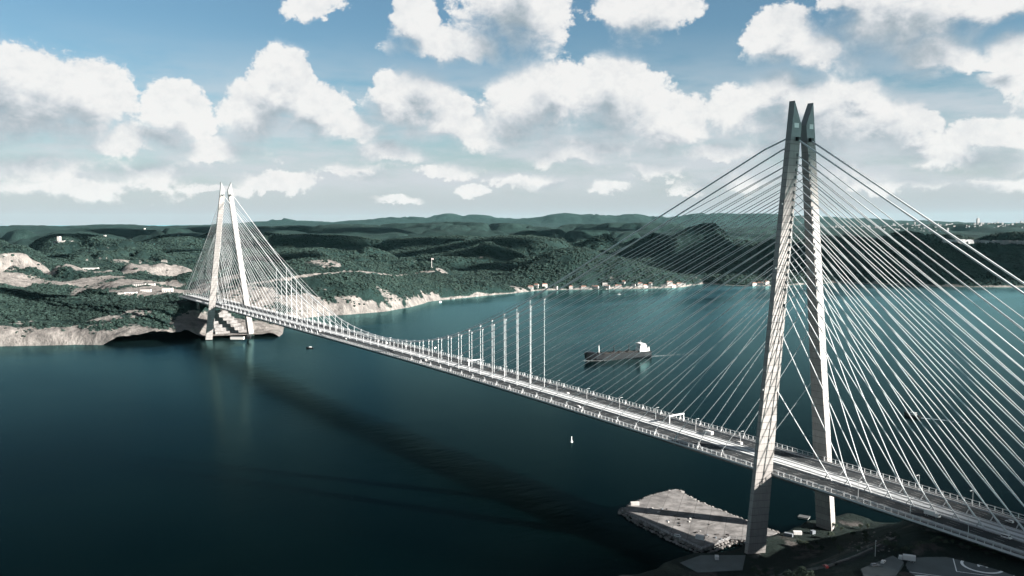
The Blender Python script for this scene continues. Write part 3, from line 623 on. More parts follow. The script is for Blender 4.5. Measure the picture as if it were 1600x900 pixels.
p_, r_ = dk(541, 529); car('car', 'white car on the near carriageway of the far half span', 'car', p_, r_)
p_, r_ = dk(498, 518); truck('white box truck on the near carriageway toward the far tower', p_, r_)
p_, r_ = dk(1457, 805); truck('white box truck on the land-side deck above the road bend', p_, r_)
p_, r_ = dk(1570, 840); car('van', 'white van on the land-side deck above the helipad', 'van', p_, r_, 'white', 5.4, 2.0, 2.2, True)
p_, r_ = dk(1575, 815); car('car', 'white car on the far carriageway of the land-side deck', 'car', p_, r_)

# ------------------------------------------------------------------ ship and boats
def ship():
    bow = on_z(914, 563.5); st = on_z(1015, 557); c = (bow+st)/2; d = bow-st; L = math.hypot(d[0], d[1]); rz = math.atan2(d[1], d[0])
    o = thing('cargo_ship', 'dark-hulled cargo ship with white stern house and three deck masts under way', 'ship', (c[0], c[1], 0), rz)
    B = 20.0; rings = []
    for t, wt, wb, zt, dx in ((-.5, .72, .30, 11.5, 2), (-.47, .86, .6, 11.5, 0), (-.38, 1, .9, 11, 0), (.25, 1, 1, 10.5, 0), (.36, .92, .80, 10.8, 0), (.365, .91, .79, 14, 0), (.43, .66, .40, 14.6, 2), (.475, .36, .12, 15.2, 3.5), (.5, .04, .02, 15.6, 5)):
        x = t*L; k = x-dx*0
        rings.append([(x-dx, -wb*B/2, -1.2), (x, -wt*B/2, 4 if wt < .5 else 3), (x+dx*.4, -wt*B/2, zt), (x+dx*.4, wt*B/2, zt), (x, wt*B/2, 4 if wt < .5 else 3), (x-dx, wb*B/2, -1.2)])
    h = MB().loft(rings).build('hull', 'hull', o)
    MB().box((-.06*L, 0, 10.75), (.56*L, B*.62, 1.3)).build('hatch_coaming', 'shipdeck', o)
    for k in range(5): MB().box((-.30*L+.125*L*k, 0, 11.9), (.095*L, B*.6, 1.0)).build('hatch_cover', 'shipdeck', o)
    hs = MB().box((-.385*L, 0, 13.5), (.15*L, B*.86, 5)).build('deckhouse', 'white', o)
    MB().box((-.37*L, 0, 19.0), (.10*L, B*.74, 6.2)).build('bridge_house', 'white', o)
    MB().box((-.355*L, 0, 23.6), (.075*L, B*.98, 3)).build('wheelhouse', 'white', o)
    for k, z in enumerate((17.6, 20.2)): MB().box((-.37*L+.05*L+.05, 0, z), (.12, B*.62, .8)).build('window_row', 'glass', o)
    MB().box((-.355*L+.0376*L, 0, 23.9), (.12, B*.9, 1.1)).build('window_row', 'glass', o)
    MB().box((-.43*L, 0, 19.2), (.04*L, 4, 7), 0, .8).build('funnel', 'dark', o)
    MB().tube([(-.355*L, 0, 25), (-.355*L, 0, 31)], .4, 6, .15).build('radar_mast', 'white', o)
    MB().tube([(-.49*L, 0, 11.5), (-.485*L, 0, 17.5)], .9, 6).build('stern_davit', 'white', o)
    for k, xx in enumerate((.29, .06, -.17)):
        mst = MB().tube([(xx*L, 0, 10.6), (xx*L, 0, 25)], 1.2, 8, .6).build('cargo_mast', 'white' if k == 0 else 'dark', o)
        MB().tube([(xx*L, 0, 13.5), (xx*L-11, 0, 20)], .4, 6).build('boom', 'dark', mst)
        MB().box((xx*L, 0, 11.9), (4, 7, 2.6)).build('mast_house', 'dark', mst)
    MB().tube([(.47*L, 0, 15), (.47*L, 0, 20)], .25, 5).build('fore_mast', 'dark', o)
    return o, (bow, st, L, rz)
foam_mt, fnt, fb = new_mat('foam'); M_['foam'] = foam_mt; fb.inputs['Base Color'].default_value = (0.42, 0.46, 0.46, 1); fb.inputs['Roughness'].default_value = 0.8
_g = fnt.nodes.new('ShaderNodeNewGeometry'); _n = fnt.nodes.new('ShaderNodeTexNoise'); _n.inputs['Scale'].default_value = 0.22; _n.inputs['Detail'].default_value = 6
_at = fnt.nodes.new('ShaderNodeAttribute'); _at.attribute_name = 'dens'; _ma = fnt.nodes.new('ShaderNodeMath'); _ma.operation = 'MULTIPLY_ADD'; _ma.inputs[1].default_value = 1.6; fnt.links.new(_n.outputs['Fac'], _ma.inputs[0]); fnt.links.new(_at.outputs['Fac'], _ma.inputs[2])
_mr = fnt.nodes.new('ShaderNodeMapRange'); _mr.inputs[1].default_value = 1.05; _mr.inputs[2].default_value = 1.75; fnt.links.new(_g.outputs['Position'], _n.inputs['Vector']); fnt.links.new(_ma.outputs[0], _mr.inputs[0]); fnt.links.new(_mr.outputs[0], fb.inputs['Alpha'])
def wake(name, pts, w0, w1, dens0, dens1):
    n = 24; P = np.array(pts, float); seg = np.linspace(0, 1, n); tt = np.linspace(0, 1, len(P)); cx = np.interp(seg, tt, P[:, 0]); cyy = np.interp(seg, tt, P[:, 1])
    tx, ty = np.gradient(cx), np.gradient(cyy); l = np.hypot(tx, ty); nx, ny = -ty/l, tx/l; v = []; f = []; a = []
    for i in range(n):
        w_ = w0+(w1-w0)*seg[i]
        for k in (-1, -.5, 0, .5, 1): v.append((cx[i]+nx[i]*w_*k, cyy[i]+ny[i]*w_*k, .06)); a.append((dens0+(dens1-dens0)*seg[i])*(1-k*k)-(.8 if abs(k) == 1 else 0))
    for i in range(n-1):
        for k in range(4): f.append((i*5+k, i*5+k+1, i*5+5+k+1, i*5+5+k))
    me = bpy.data.meshes.new(name); me.from_pydata(v, [], f); at = me.attributes.new('dens', 'FLOAT', 'POINT'); at.data.foreach_set('value', np.array(a, np.float32)); me.materials.append(M_['foam'])
    return tag(link(name, me), kind='stuff')
so_, (bow, st, SL, srz) = ship()
dv = (st-bow)/SL
wake('ship_wake', [st[:2]-dv[:2]*6, st[:2]+dv[:2]*120, st[:2]+dv[:2]*320], 5, 22, .55, -.4)
nrm2 = np.array([dv[1], -dv[0]]); nrm2 = nrm2 if nrm2 @ (CAM[:2]-bow[:2]) > 0 else -nrm2
wake('bow_wave', [bow[:2]-dv[:2]*3+nrm2*1, bow[:2]+dv[:2]*22+nrm2*11, bow[:2]+dv[:2]*70+nrm2*13], 1.6, 2.4, 1.2, .2)
def motor_boat(label, u, v, L, du, hull='white', cab=True):
    a = on_z(u, v); b = on_z(u+du[0], v+du[1]); rz = math.atan2(a[1]-b[1], a[0]-b[0])
    o = thing('motor_boat', label, 'boat', (a[0], a[1], 0), rz); B = L*.28; rings = []
    for t, wt, zt in ((-.5, .85, .14), (-.1, 1, .14), (.25, .8, .17), (.5, .04, .22)): x = t*L; rings.append([(x, -wt*B*.35, -.3), (x, -wt*B/2, zt*L), (x, wt*B/2, zt*L), (x, wt*B*.35, -.3)])
    MB().loft(rings).build('hull', hull, o)
    if cab:
        c = MB().box((-.08*L, 0, .20*L), (.36*L, B*.66, .16*L), 0, .85).build('cabin', 'white', o); MB().box((-.08*L, 0, .215*L), (.34*L, B*.67, .05*L), 0, .95).build('window_band', 'glass', c)
    return o
motor_boat('dark launch trailing a long foam wake beyond the stay cables', 1425, 651.5, 22, (14, 3), 'dark')
wake('boat_wake', [on_z(1427, 652)[:2], on_z(1470, 656)[:2], on_z(1530, 664)[:2], on_z(1600, 674)[:2]], 2.0, 7.5, 1.1, -.1)
motor_boat('small white boat off the rocky point below the flagpole', 688, 472.5, 14, (5, -1))
motor_boat('small white boat off the villas of the far bank', 967, 460.5, 13, (5, 0))
motor_boat('small white boat in the middle of the channel', 680, 544, 9, (5, -2))
motor_boat('small dark boat off the headland of the far tower', 484, 544.5, 14, (6, 0), 'dark')
def sail_buoy(u, v):
    p = on_z(u, v); o = thing('navigation_buoy', 'small white navigation buoy with upright mast in the channel', 'buoy', (p[0], p[1], 0))
    MB().tube([(0, 0, -.4), (0, 0, .9), (0, 0, 1.3)], 1.6, 12, 1.2).build('float', 'white', o); MB().tube([(0, 0, 1.2), (0, 0, 5.5)], .75, 8, .25).build('mast', 'white', o); MB().box((0, 0, 5.9), (.8, .8, .9)).build('lantern', 'lampglass', o)
sail_buoy(893, 691)

# ------------------------------------------------------------------ flagpole, houses, works
fp = hit_far(674.5, 418)
fl = thing('flagpole', 'very tall white flagpole with a pale flag on the wooded hilltop', 'flagpole', tuple(fp))
MB().tube([(0, 0, -1), (0, 0, 38)], .95, 8, .55).build('pole', 'white', fl); MB().prism([(7*math.cos(a), 7*math.sin(a)) for a in np.linspace(0, 6.283, 9)[:-1]], -3, 2.0).build('plinth', 'wall', fl)
fm = MB(); fr = Vector((Rv[0], Rv[1], 0))
for i in range(9):
    for j in (0, 1):
        q = fr*(i*.95+.6)+Vector((Fv[0], Fv[1], 0))*math.sin(i*1.1)*.7; fm.v.append((q.x, q.y, 37-j*5.2-i*.12))
fm.f = [(2*i, 2*i+2, 2*i+3, 2*i+1) for i in range(8)]
fo = fm.build('flag', 'flag', fl)
sm_ = fo.modifiers.new('thick', 'SOLIDIFY'); sm_.thickness = .12

def house(label, p, rz, L, W, H, group=None, flat=False, name='house', cat='house', roof='roof', sub=4.0):
    o = thing(name, label, cat, tuple(p), rz, group)
    MB().box((0, 0, (H-sub)/2), (L, W, H+sub)).build('wall', 'wall', o)
    if flat: MB().box((0, 0, H+.3), (L+.6, W+.6, .6)).build('roof', 'walk', o)
    else:
        r = MB(); k = W*.30; r.v = [(-L/2-.5, -W/2-.5, H), (L/2+.5, -W/2-.5, H), (L/2+.5, W/2+.5, H), (-L/2-.5, W/2+.5, H), (-L/2+W*.3, 0, H+k), (L/2-W*.3, 0, H+k)]; r.f = [(3, 2, 1, 0), (0, 1, 5, 4), (1, 2, 5), (2, 3, 4, 5), (3, 0, 4)]; r.build('roof', roof, o)
    n = max(2, int(L/5))
    for fl_ in range(max(1, int(H/3.4))):
        for i in range(n):
            for s in (-1, 1): MB().box((-L/2+L*(i+.5)/n, s*(W/2+.03), 1.9+3.3*fl_), (L/n*.45, .14, 1.5)).build('window', 'glass', o)
    return o
view_rz = math.atan2(Rv[1], Rv[0])
hp = [(829,452.5,13,9),(838,450,12,10),(851,449,14,9),(868,451.5,10,7),(892,451,10,6),(912,450.8,14,5),(930,450.5,18,5),(945,447,13,10),(949,450,12,6),(966,449.5,18,6),(974,444.5,9,9),(990,448.5,10,9),(1000,448,13,10),(1008,449,12,6),(1016,448,9,11),(1036,449,12,8),(1046,446,16,11),(1052,449,12,7),(1061,447.5,14,9),(1068,446.5,12,8),(1178,446.5,14,7),(1188,446,16,8),(1198,445,12,10),(1213,446.2,14,7),(1228,445.7,16,7)]
for i, (u, v, L, H) in enumerate(hp):
    p = hit_far(u, v-1.0); house('white shoreline villa with tiled roof at the foot of the far wooded hill' if u < 1100 else 'white waterside house on the dark far shore behind the near tower', p, view_rz+random.uniform(-.4, .4), L*1.35, 10, H, 'villas along the far shore' if u < 1100 else 'houses on the dark far shore', flat=(i % 4 == 3))
for (u, v, L, H, lab) in [(708,468.2,10,5,'small white hut on the shoreline road under the flagpole hill'),(725,466,14,5,'long white shed on the shoreline road'),(745,463.7,8,5,'small white kiosk near the end of the shoreline road')]:
    house(lab, hit_far(u, v-.6), view_rz, L, 7, H, flat=True, name='shed', cat='shed')
for (u, v, L, W, H, lab) in [(142,422,55,16,9,'long white shed on the bare ground below the forest'),(218,447,34,14,7,'white site office beside the terraced cutting'),(237,446,18,10,6,'small white site hut next to the office'),(262,456,24,16,10,'white control block where the bridge deck meets land'),
                             (228,455.5,26,10,6,'low white store at the edge of the construction yard'),(205,459,28,10,5,'long white container row at the yard edge'),(190,460,16,9,5,'short white container by the yard edge')]:
    house(lab, hit_far(u, v), view_rz+.1, L, W, H, flat=True, name='site_building', cat='building')
# far settlement on the left ridge
for (u, v, L, H, lab) in [(92.5,378,15,32,'pale tower block standing on the far left hillside'),(97,378.5,34,9,'low pale wing beside the hillside tower block'),(87,378.8,14,7,'small pale house left of the hillside tower block'),(110,378,28,6,'long low pale building right of the hillside tower block'),
                          (164,369,14,8,'lone pale building on the left ridge'),(226,358,16,14,'pale mast building on the far left ridge')]:
    p = hit_far(u, v); house(lab, p, view_rz, L, 20, H, flat=True, name='far_building', cat='building')

# far city on the right horizon and the pale town below it
ct = [(u, random.uniform(.35, 1)) for u in np.concatenate([np.linspace(1296, 1600, 70), np.linspace(1600, 1720, 20)])]
cmb = MB()
for u, k in ct*3:
    u2 = u+random.uniform(-3, 3); D_ = random.uniform(11800, 13400); p = at_dist(u2, 349, D_); zz = float(far_height(np.array([p[0]]), np.array([p[1]]))[0][0]); hgt = 9+random.random()**3*34*k
    cmb.box((p[0], p[1], zz+hgt/2-4), (random.uniform(9, 24), random.uniform(9, 20), hgt+8), view_rz)
tag(cmb.build('distant_city', 'far_city'), 'pale hazy city blocks along the horizon', kind='stuff')
p = at_dist(1528, 349, 12600); zz = float(far_height(np.array([p[0]]), np.array([p[1]]))[0][0])
sk = thing('skyscraper', 'single slim skyscraper rising above the hazy horizon city', 'skyscraper', (p[0], p[1], zz), view_rz)
MB().box((0, 0, 36), (30, 28, 80)).build('tower_block', 'far_city', sk); MB().box((0, 0, 81), (22, 20, 12)).build('crown', 'far_city', sk); MB().tube([(0, 0, 86), (0, 0, 104)], 2.5, 6, .6).build('antenna', 'far_city', sk)
tmb = MB()
for k in range(130):
    u = random.triangular(1465, 1640, 1510); v = 378.5+random.uniform(-1.6, 1.6)+(u-1500)*.02; p = hit_far(u, v); tmb.box((p[0], p[1], p[2]+4), (random.uniform(10, 26), 14, 12), view_rz+random.uniform(-.3, .3))
tag(tmb.build('hillside_town', 'far_city'), 'strip of pale houses on the dark right hillside', kind='stuff')

# ------------------------------------------------------------------ near shore: work platform, yard, road, helipad
Pz = 2.6
pl = [on_z(u, v, Pz) for u, v in [(974,796),(990,786),(1024,772),(1056,764),(1084,781),(1120,795),(1168,814),(1215,832),(1190,846),(1140,842),(1096,858),(1050,837),(1000,812)]]
tag(MB().prism([(p[0], p[1]) for p in pl], -2.5, Pz).build('work_platform', 'ground_concrete'), kind='structure')
def slab(name, px, z0, z1, mt, label, cat, zp=Pz):
    q = [on_z(u, v, zp) for u, v in px]; cx = sum(p[0] for p in q)/len(q); cyy = sum(p[1] for p in q)/len(q)
    o = MB().prism([(p[0]-cx, p[1]-cyy) for p in q], 0, z1-z0).build(name, mt); o.location = (cx, cyy, z0); return tag(o, label, cat)
def container(label, u, v, L, W, H, rz, z=Pz, mt='white'):
    p = on_z(u, v, z); o = thing('container', label, 'container', (p[0], p[1], z), rz); bd = MB()
    bd.box((0, 0, H/2), (L, W, H)).build('body', mt, o)
    for k in range(int(L/1.2)): MB().box((-L/2+.6+1.2*k, -W/2-.04, H/2), (.25, .1, H*.86)).build('rib', mt, o)
    MB().box((L/2+.04, 0, H/2), (.1, W*.9, H*.9)).build('door', 'cargrey', o); return o
container('white site container with its door end on the work platform', 1094, 842.5, 6.5, 2.6, 3.0, .4)
container('grey container lying at the tip of the work platform', 992, 789, 7, 2.6, 2.6, 1.0, mt='wall')
car('pickup', 'white pickup parked on the dark ground below the work platform', 'pickup', tuple(hit_near(1064, 846)) if hit_near(1064, 846)[2] > 0 else tuple(pl[11]+np.array([4, 2, 0])), .5, 'white', 5.0, 1.9, 1.8, True)
# rocks armouring the platform
def rock_mesh(seed):
    r = random.Random(seed); bm = bmesh.new(); bmesh.ops.create_icosphere(bm, subdivisions=1, radius=1)
    for v in bm.verts: v.co *= r.uniform(.65, 1.2); v.co.z *= .7
    me = bpy.data.meshes.new('rock'); bm.to_mesh(me); bm.free(); return me
M_['rock'] = mat('shore_rock', (0.10, 0.095, 0.09), 0.9, 0.4, 0.6, obj_var=0.4)
rmb = [rock_mesh(i) for i in range(6)]
for r in rmb: r.materials.append(M_['rock'])
n_r = 0; pp = [(p[0], p[1]) for p in pl]
for i in range(len(pp)):
    a = np.array(pp[i]); b = np.array(pp[(i+1) % len(pp)]); L_ = np.linalg.norm(b-a); e = (b-a)/L_; nn = np.array([e[1], -e[0]]); cen = np.mean(pp, 0); nn = nn if nn @ (a-cen) > 0 else -nn
    for t in np.arange(0, L_, 3.6):
        for row in range(2):
            q = a+e*t+nn*(1.2+row*2.6+random.uniform(-.8, .8)); s_ = random.uniform(1.1, 2.3)
            o = link('rock', random.choice(rmb), None, (q[0], q[1], 1.6-row*1.3)); o.scale = (s_,)*3; o.rotation_euler = (0, 0, random.uniform(0, 6.28)); tag(o, 'rough armour boulder at the water edge of the work platform', 'rock', 'armour boulders round the work platform')
# helipad
HZ = 47.25
def ray_plane(px, z): return [(on_z(u, v, z)[0], on_z(u, v, z)[1]) for u, v in px]
pad_px = [(1388,878),(1481,856),(1600,885),(1720,915),(1640,980),(1405,915)]
tag(MB().prism(ray_plane(pad_px, HZ), HZ-3.5, HZ).build('helipad_apron', 'pad'), kind='structure')
hc = on_z(1535, 884, HZ); ringc = MB(); n = 48
for k in range(n):
    a = 2*math.pi*k/n
    for r_ in (9.4, 10.9): ringc.v.append((hc[0]+r_*math.cos(a), hc[1]+r_*math.sin(a), HZ+.012))
ringc.f = [(2*k, (2*k+1), (2*((k+1) % n)+1), 2*((k+1) % n)) for k in range(n)]
mk = ringc
def line(a, b, w_, z):
    a, b = np.array(a), np.array(b); d = (b-a)/np.linalg.norm(b-a); nn = np.array([-d[1], d[0]])*w_/2; k = len(mk.v)
    for q in (a-nn, b-nn, b+nn, a+nn): mk.v.append((q[0], q[1], z))
    mk.f.append((k, k+1, k+2, k+3))
hx = np.array([0.97, 0.24]); hy = np.array([-0.24, 0.97]); c2 = np.array(hc[:2])
p0, p1 = ray_plane([(1497,867.5),(1569,876.5)], HZ); dx_ = (np.array(p1)-np.array(p0)); dx_ /= np.linalg.norm(dx_); dy_ = np.array([-dx_[1], dx_[0]]); dy_ = dy_ if dy_ @ (c2-CAM[:2]) > 0 else -dy_
for a, b in ((-1, -1), (1, 1)):
    line(c2+dx_*14*a-dy_*14, c2+dx_*14*a+dy_*14, .5, HZ+.012)
line(c2-dx_*14+dy_*14, c2+dx_*14+dy_*14, .5, HZ+.016); line(c2-dx_*14-dy_*14, c2+dx_*14-dy_*14, .5, HZ+.016)
for s in (-1, 1): line(c2+dx_*2.0*s-dy_*2.2, c2+dx_*2.0*s+dy_*2.2, 1.1, HZ+.012)
line(c2-dx_*2.0, c2+dx_*2.0, 1.0, HZ+.016)
ed = ray_plane(pad_px, HZ)
for i in (0, 1, 2): line(np.array(ed[i])*.97+np.mean(ed, 0)*.03, np.array(ed[i+1])*.97+np.mean(ed, 0)*.03, .7, HZ+.02)
M_['padpaint'] = mat('pad_paint', (0.60, 0.60, 0.58), 0.6, 0.2, 0.6)
tag(mk.build('helipad_marking', 'padpaint'), 'white ring, square and letter H painted on the helipad', 'marking')
# second circle at the frame edge
r2 = MB(); c3 = on_z(1452, 912, HZ)
for k in range(n):
    a = 2*math.pi*k/n
    for r_ in (9.4, 10.9): r2.v.append((c3[0]+r_*math.cos(a), c3[1]+r_*math.sin(a), HZ+.012))
r2.f = ringc.f[:n]; mk = r2
for a, b, c, d in ((-1, 1, 1, 1), (-1, 1, -1, -1), (1, 1, 1, -1)): line(np.array(c3[:2])+dx_*13*a+dy_*13*b, np.array(c3[:2])+dx_*13*c+dy_*13*d, .5, HZ+(.02 if b == d else .012))
tag(r2.build('helipad_marking', 'padpaint'), 'white ring and square of the second landing spot beside the H helipad', 'marking')
q = on_z(1417, 877, HZ); truck('white flatbed truck parked on the helipad apron edge', (q[0], q[1], HZ), math.atan2(dx_[1], dx_[0])+math.pi, 'white', 'white', 9)
# retaining kerb beside the deck at the abutment
ra, rb = on_z(1492, 836, 48.5), on_z(1640, 876, 48.5)
d = rb-ra; L_ = math.hypot(d[0], d[1]); o = MB().box((0, 0, 0), (L_, 2.2, 5)).build('retaining_wall', 'ground_concrete'); o.location = ((ra[0]+rb[0])/2, (ra[1]+rb[1])/2, 46.8); o.rotation_euler = (0, 0, math.atan2(d[1], d[0])); tag(o, 'pale concrete retaining wall running beside the bridge abutment', 'wall')
# curved access road with kerb
rp = [hit_near(u, v) for u, v in [(1180,912),(1222,899),(1262,893),(1300,885),(1335,874),(1365,860),(1392,847),(1404,841)]]
rp = np.array(rp); tt = np.linspace(0, 1, len(rp)); fine = np.linspace(0, 1, 40)
cxy = np.stack([np.interp(fine, tt, rp[:, k]) for k in range(3)], 1)
for _ in range(6): cxy[1:-1] = .25*cxy[:-2]+.5*cxy[1:-1]+.25*cxy[2:]
tg = np.gradient(cxy[:, :2], axis=0); tg /= np.linalg.norm(tg, axis=1)[:, None]; nn = np.stack([-tg[:, 1], tg[:, 0]], 1); nn = np.where(((nn*(c2-cxy[:, :2])).sum(1) > 0)[:, None], nn, -nn)
road = MB(); kerb = MB(); zr = cxy[:, 2]+.9
road.loft([[(cxy[i, 0], cxy[i, 1], zr[i]-2.5), (cxy[i, 0]+nn[i, 0]*8.5, cxy[i, 1]+nn[i, 1]*8.5, zr[i]-2.5), (cxy[i, 0]+nn[i, 0]*8.5, cxy[i, 1]+nn[i, 1]*8.5, zr[i]), (cxy[i, 0], cxy[i, 1], zr[i])] for i in range(40)])
tag(road.build('access_road', 'asphalt'), kind='structure')
kerb.loft([[(cxy[i, 0]-nn[i, 0]*.9, cxy[i, 1]-nn[i, 1]*.9, zr[i]-2), (cxy[i, 0]-nn[i, 0]*.1, cxy[i, 1]-nn[i, 1]*.1, zr[i]-2), (cxy[i, 0]-nn[i, 0]*.1, cxy[i, 1]-nn[i, 1]*.1, zr[i]+.75), (cxy[i, 0]-nn[i, 0]*.9, cxy[i, 1]-nn[i, 1]*.9, zr[i]+.75)] for i in range(40)])
tag(kerb.build('road_barrier', 'ground_concrete'), 'pale concrete barrier along the outer curve of the access road', 'barrier')
i = 24; put_lamp(cxy[i, 0]+nn[i, 0]*9.2, cxy[i, 1]+nn[i, 1]*9.2, zr[i]-1, .5, 'street lamp standing alone beside the curved access road', 'lamp of the access road')
q = hit_near(1256, 815); house('small pale hut on the tower yard between the tower legs', (q[0], q[1], q[2]-.3), .4, 8, 6, 4, flat=True, name='hut', cat='hut')
# yards, spoil heaps and site clutter round the near tower
def flat_on_ground(name, px, lift, mt, label=None, cat=None):
    P = [hit_near(u, v) for u, v in px]; z = max(p[2] for p in P)+lift; o = MB().prism([(p[0], p[1]) for p in P], z-4, z).build(name, mt); tag(o, label, cat, kind=None if cat else 'structure'); return z
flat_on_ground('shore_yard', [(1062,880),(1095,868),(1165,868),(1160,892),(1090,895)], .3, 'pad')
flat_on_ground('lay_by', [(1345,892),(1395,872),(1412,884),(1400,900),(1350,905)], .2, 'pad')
for k, (u, v, L_, mt, lab) in enumerate([(1232,838,6.1,'cargrey','dark container on the yard beside the near tower foot'),(1246,835,6.1,'white','white container on the yard beside the near tower foot'),(1270,834,3,'cargrey','short dark container at the hut of the tower yard'),(1050,872,6.1,'wall','grey container on the shaded shore yard'),(1120,874,4,'white','small white cabin on the shaded shore yard')]):
    p = hit_near(u, v); o = container(lab, 800, 800, L_, 2.5, 2.6, .4+.5*k, mt=mt); o.location = (p[0], p[1], p[2]-.1)
for k, (u, v, lab, pt) in enumerate([(1367,885,'grey car parked on the lay-by beside the access road','cargrey'),(1380,880,'white car parked on the lay-by beside the access road','white'),(1290,889,'dark red car driving on the curved access road','carred')]):
    p = hit_near(u, v); car('car', lab, 'car', (p[0], p[1], p[2]+(.25 if k < 2 else .95)), 1.2+.7*k, pt)
rr_ = random.Random(3)
for k in range(60):   # rubble on the bare slope below the road
    u, v = rr_.uniform(1325, 1400), rr_.uniform(832, 862)
    p = hit_near(u, v); o = link('rock', rr_.choice(rmb), None, (p[0], p[1], p[2]+.1)); q = rr_.uniform(.5, 1.4); o.scale = (q, q, q*.7); o.rotation_euler = (0, 0, rr_.uniform(0, 6)); tag(o, 'loose boulder on the bare slope above the access road', 'rock', 'boulders on the slope above the road')
for k in range(26):   # materials left on the platform
    u, v = rr_.uniform(1010, 1140), 0; v = 776+(u-1010)*.36+rr_.uniform(4, 30); p = on_z(u, v, Pz); o = MB().box((0, 0, .3), (rr_.uniform(.8, 3.5), rr_.uniform(.5, 1.6), .9), 0, .9).build('material_stack', rr_.choice(['cargrey', 'joint', 'wall', 'shipdeck'])); o.location = (p[0], p[1], Pz-.05); o.rotation_euler = (0, 0, rr_.uniform(0, 3)); tag(o, 'low stack of building material left on the work platform', 'material stack', 'stacks on the work platform')
# casting joints of the platform slabs
jm = MB()
c_ = np.mean([p[:2] for p in pl], 0); ex = np.array(pl[6][:2])-np.array(pl[0][:2]); ex /= np.linalg.norm(ex); ey = np.array([-ex[1], ex[0]])
from mathutils.geometry import intersect_line_line_2d
pp2 = [(p[0], p[1]) for p in pl]
def clip_line(o_, d_):
    ts = []
    for i in range(len(pp2)):
        h_ = intersect_line_line_2d(Vector(o_-d_*300), Vector(o_+d_*300), Vector(pp2[i]), Vector(pp2[(i+1) % len(pp2)]))
        if h_: ts.append((np.array(h_)-o_) @ d_)
    return (min(ts), max(ts)) if len(ts) > 1 else None
mk = jm
for k in range(-6, 7):
    for o_, d_ in ((c_+ey*k*11, ex), (c_+ex*k*13, ey)):
        t_ = clip_line(o_, d_)
        if t_: line(o_+d_*t_[0], o_+d_*t_[1], .35, Pz+(.012 if d_ is ex else .018))
tag(jm.build('platform_joints', 'joint'), kind='structure')
# guard fence along the platform's water edge
for i in range(8, 12):
    a_, b_ = np.array(pp2[i]), np.array(pp2[(i+1) % len(pp2)]); L_ = np.linalg.norm(b_-a_); n_ = max(2, int(L_/4)); rz_ = math.atan2(*(b_-a_)[::-1])
    f_ = thing('fence', 'thin wire fence along the edge of the work platform', 'fence', (a_[0], a_[1], Pz), rz_, 'fence lengths round the work platform')
    for k in range(n_+1): MB().box((L_*k/n_, .4, .9), (.16, .16, 1.9)).build('post', 'steel', f_)
    MB().box((L_/2, .4, 1.75), (L_, .1, .12)).build('rail', 'steel', f_); MB().box((L_/2, .4, .9), (L_, .1, .1)).build('rail', 'steel', f_)

# ------------------------------------------------------------------ far tower yard
def far_box(name, label, cat, u, v, L, W, H, mt, z=7.0):
    p = on_z(u, v, z); o = thing(name, label, cat, (p[0], p[1], z-1.5), view_rz-.1)
    MB().box((0, 0, H/2+.75), (L, W, H+1.5)).build('wall', mt, o); MB().box((0, 0, H+1.7), (L+.8, W+.8, .5)).build('roof', 'walk', o); return o
far_box('yard_store', 'long pale store building on the far tower yard', 'building', 371, 529, 27, 7, 4, 'wall')
far_box('yard_hut', 'dark hut right of the store on the far tower yard', 'hut', 389, 528, 7, 6, 4, 'dark')
# stepped concrete cutting behind the far tower legs
st_ = thing('stepped_cutting', 'pale stepped rock cutting rising between the legs of the far tower', 'cutting', (-1440, 8, 5))
for k in range(7): MB().box((-7.0*k-10, 4-2*k, 3.2+6.6*k), (20, 66-5*k, 7.4)).build('bench', 'ground_concrete', st_)

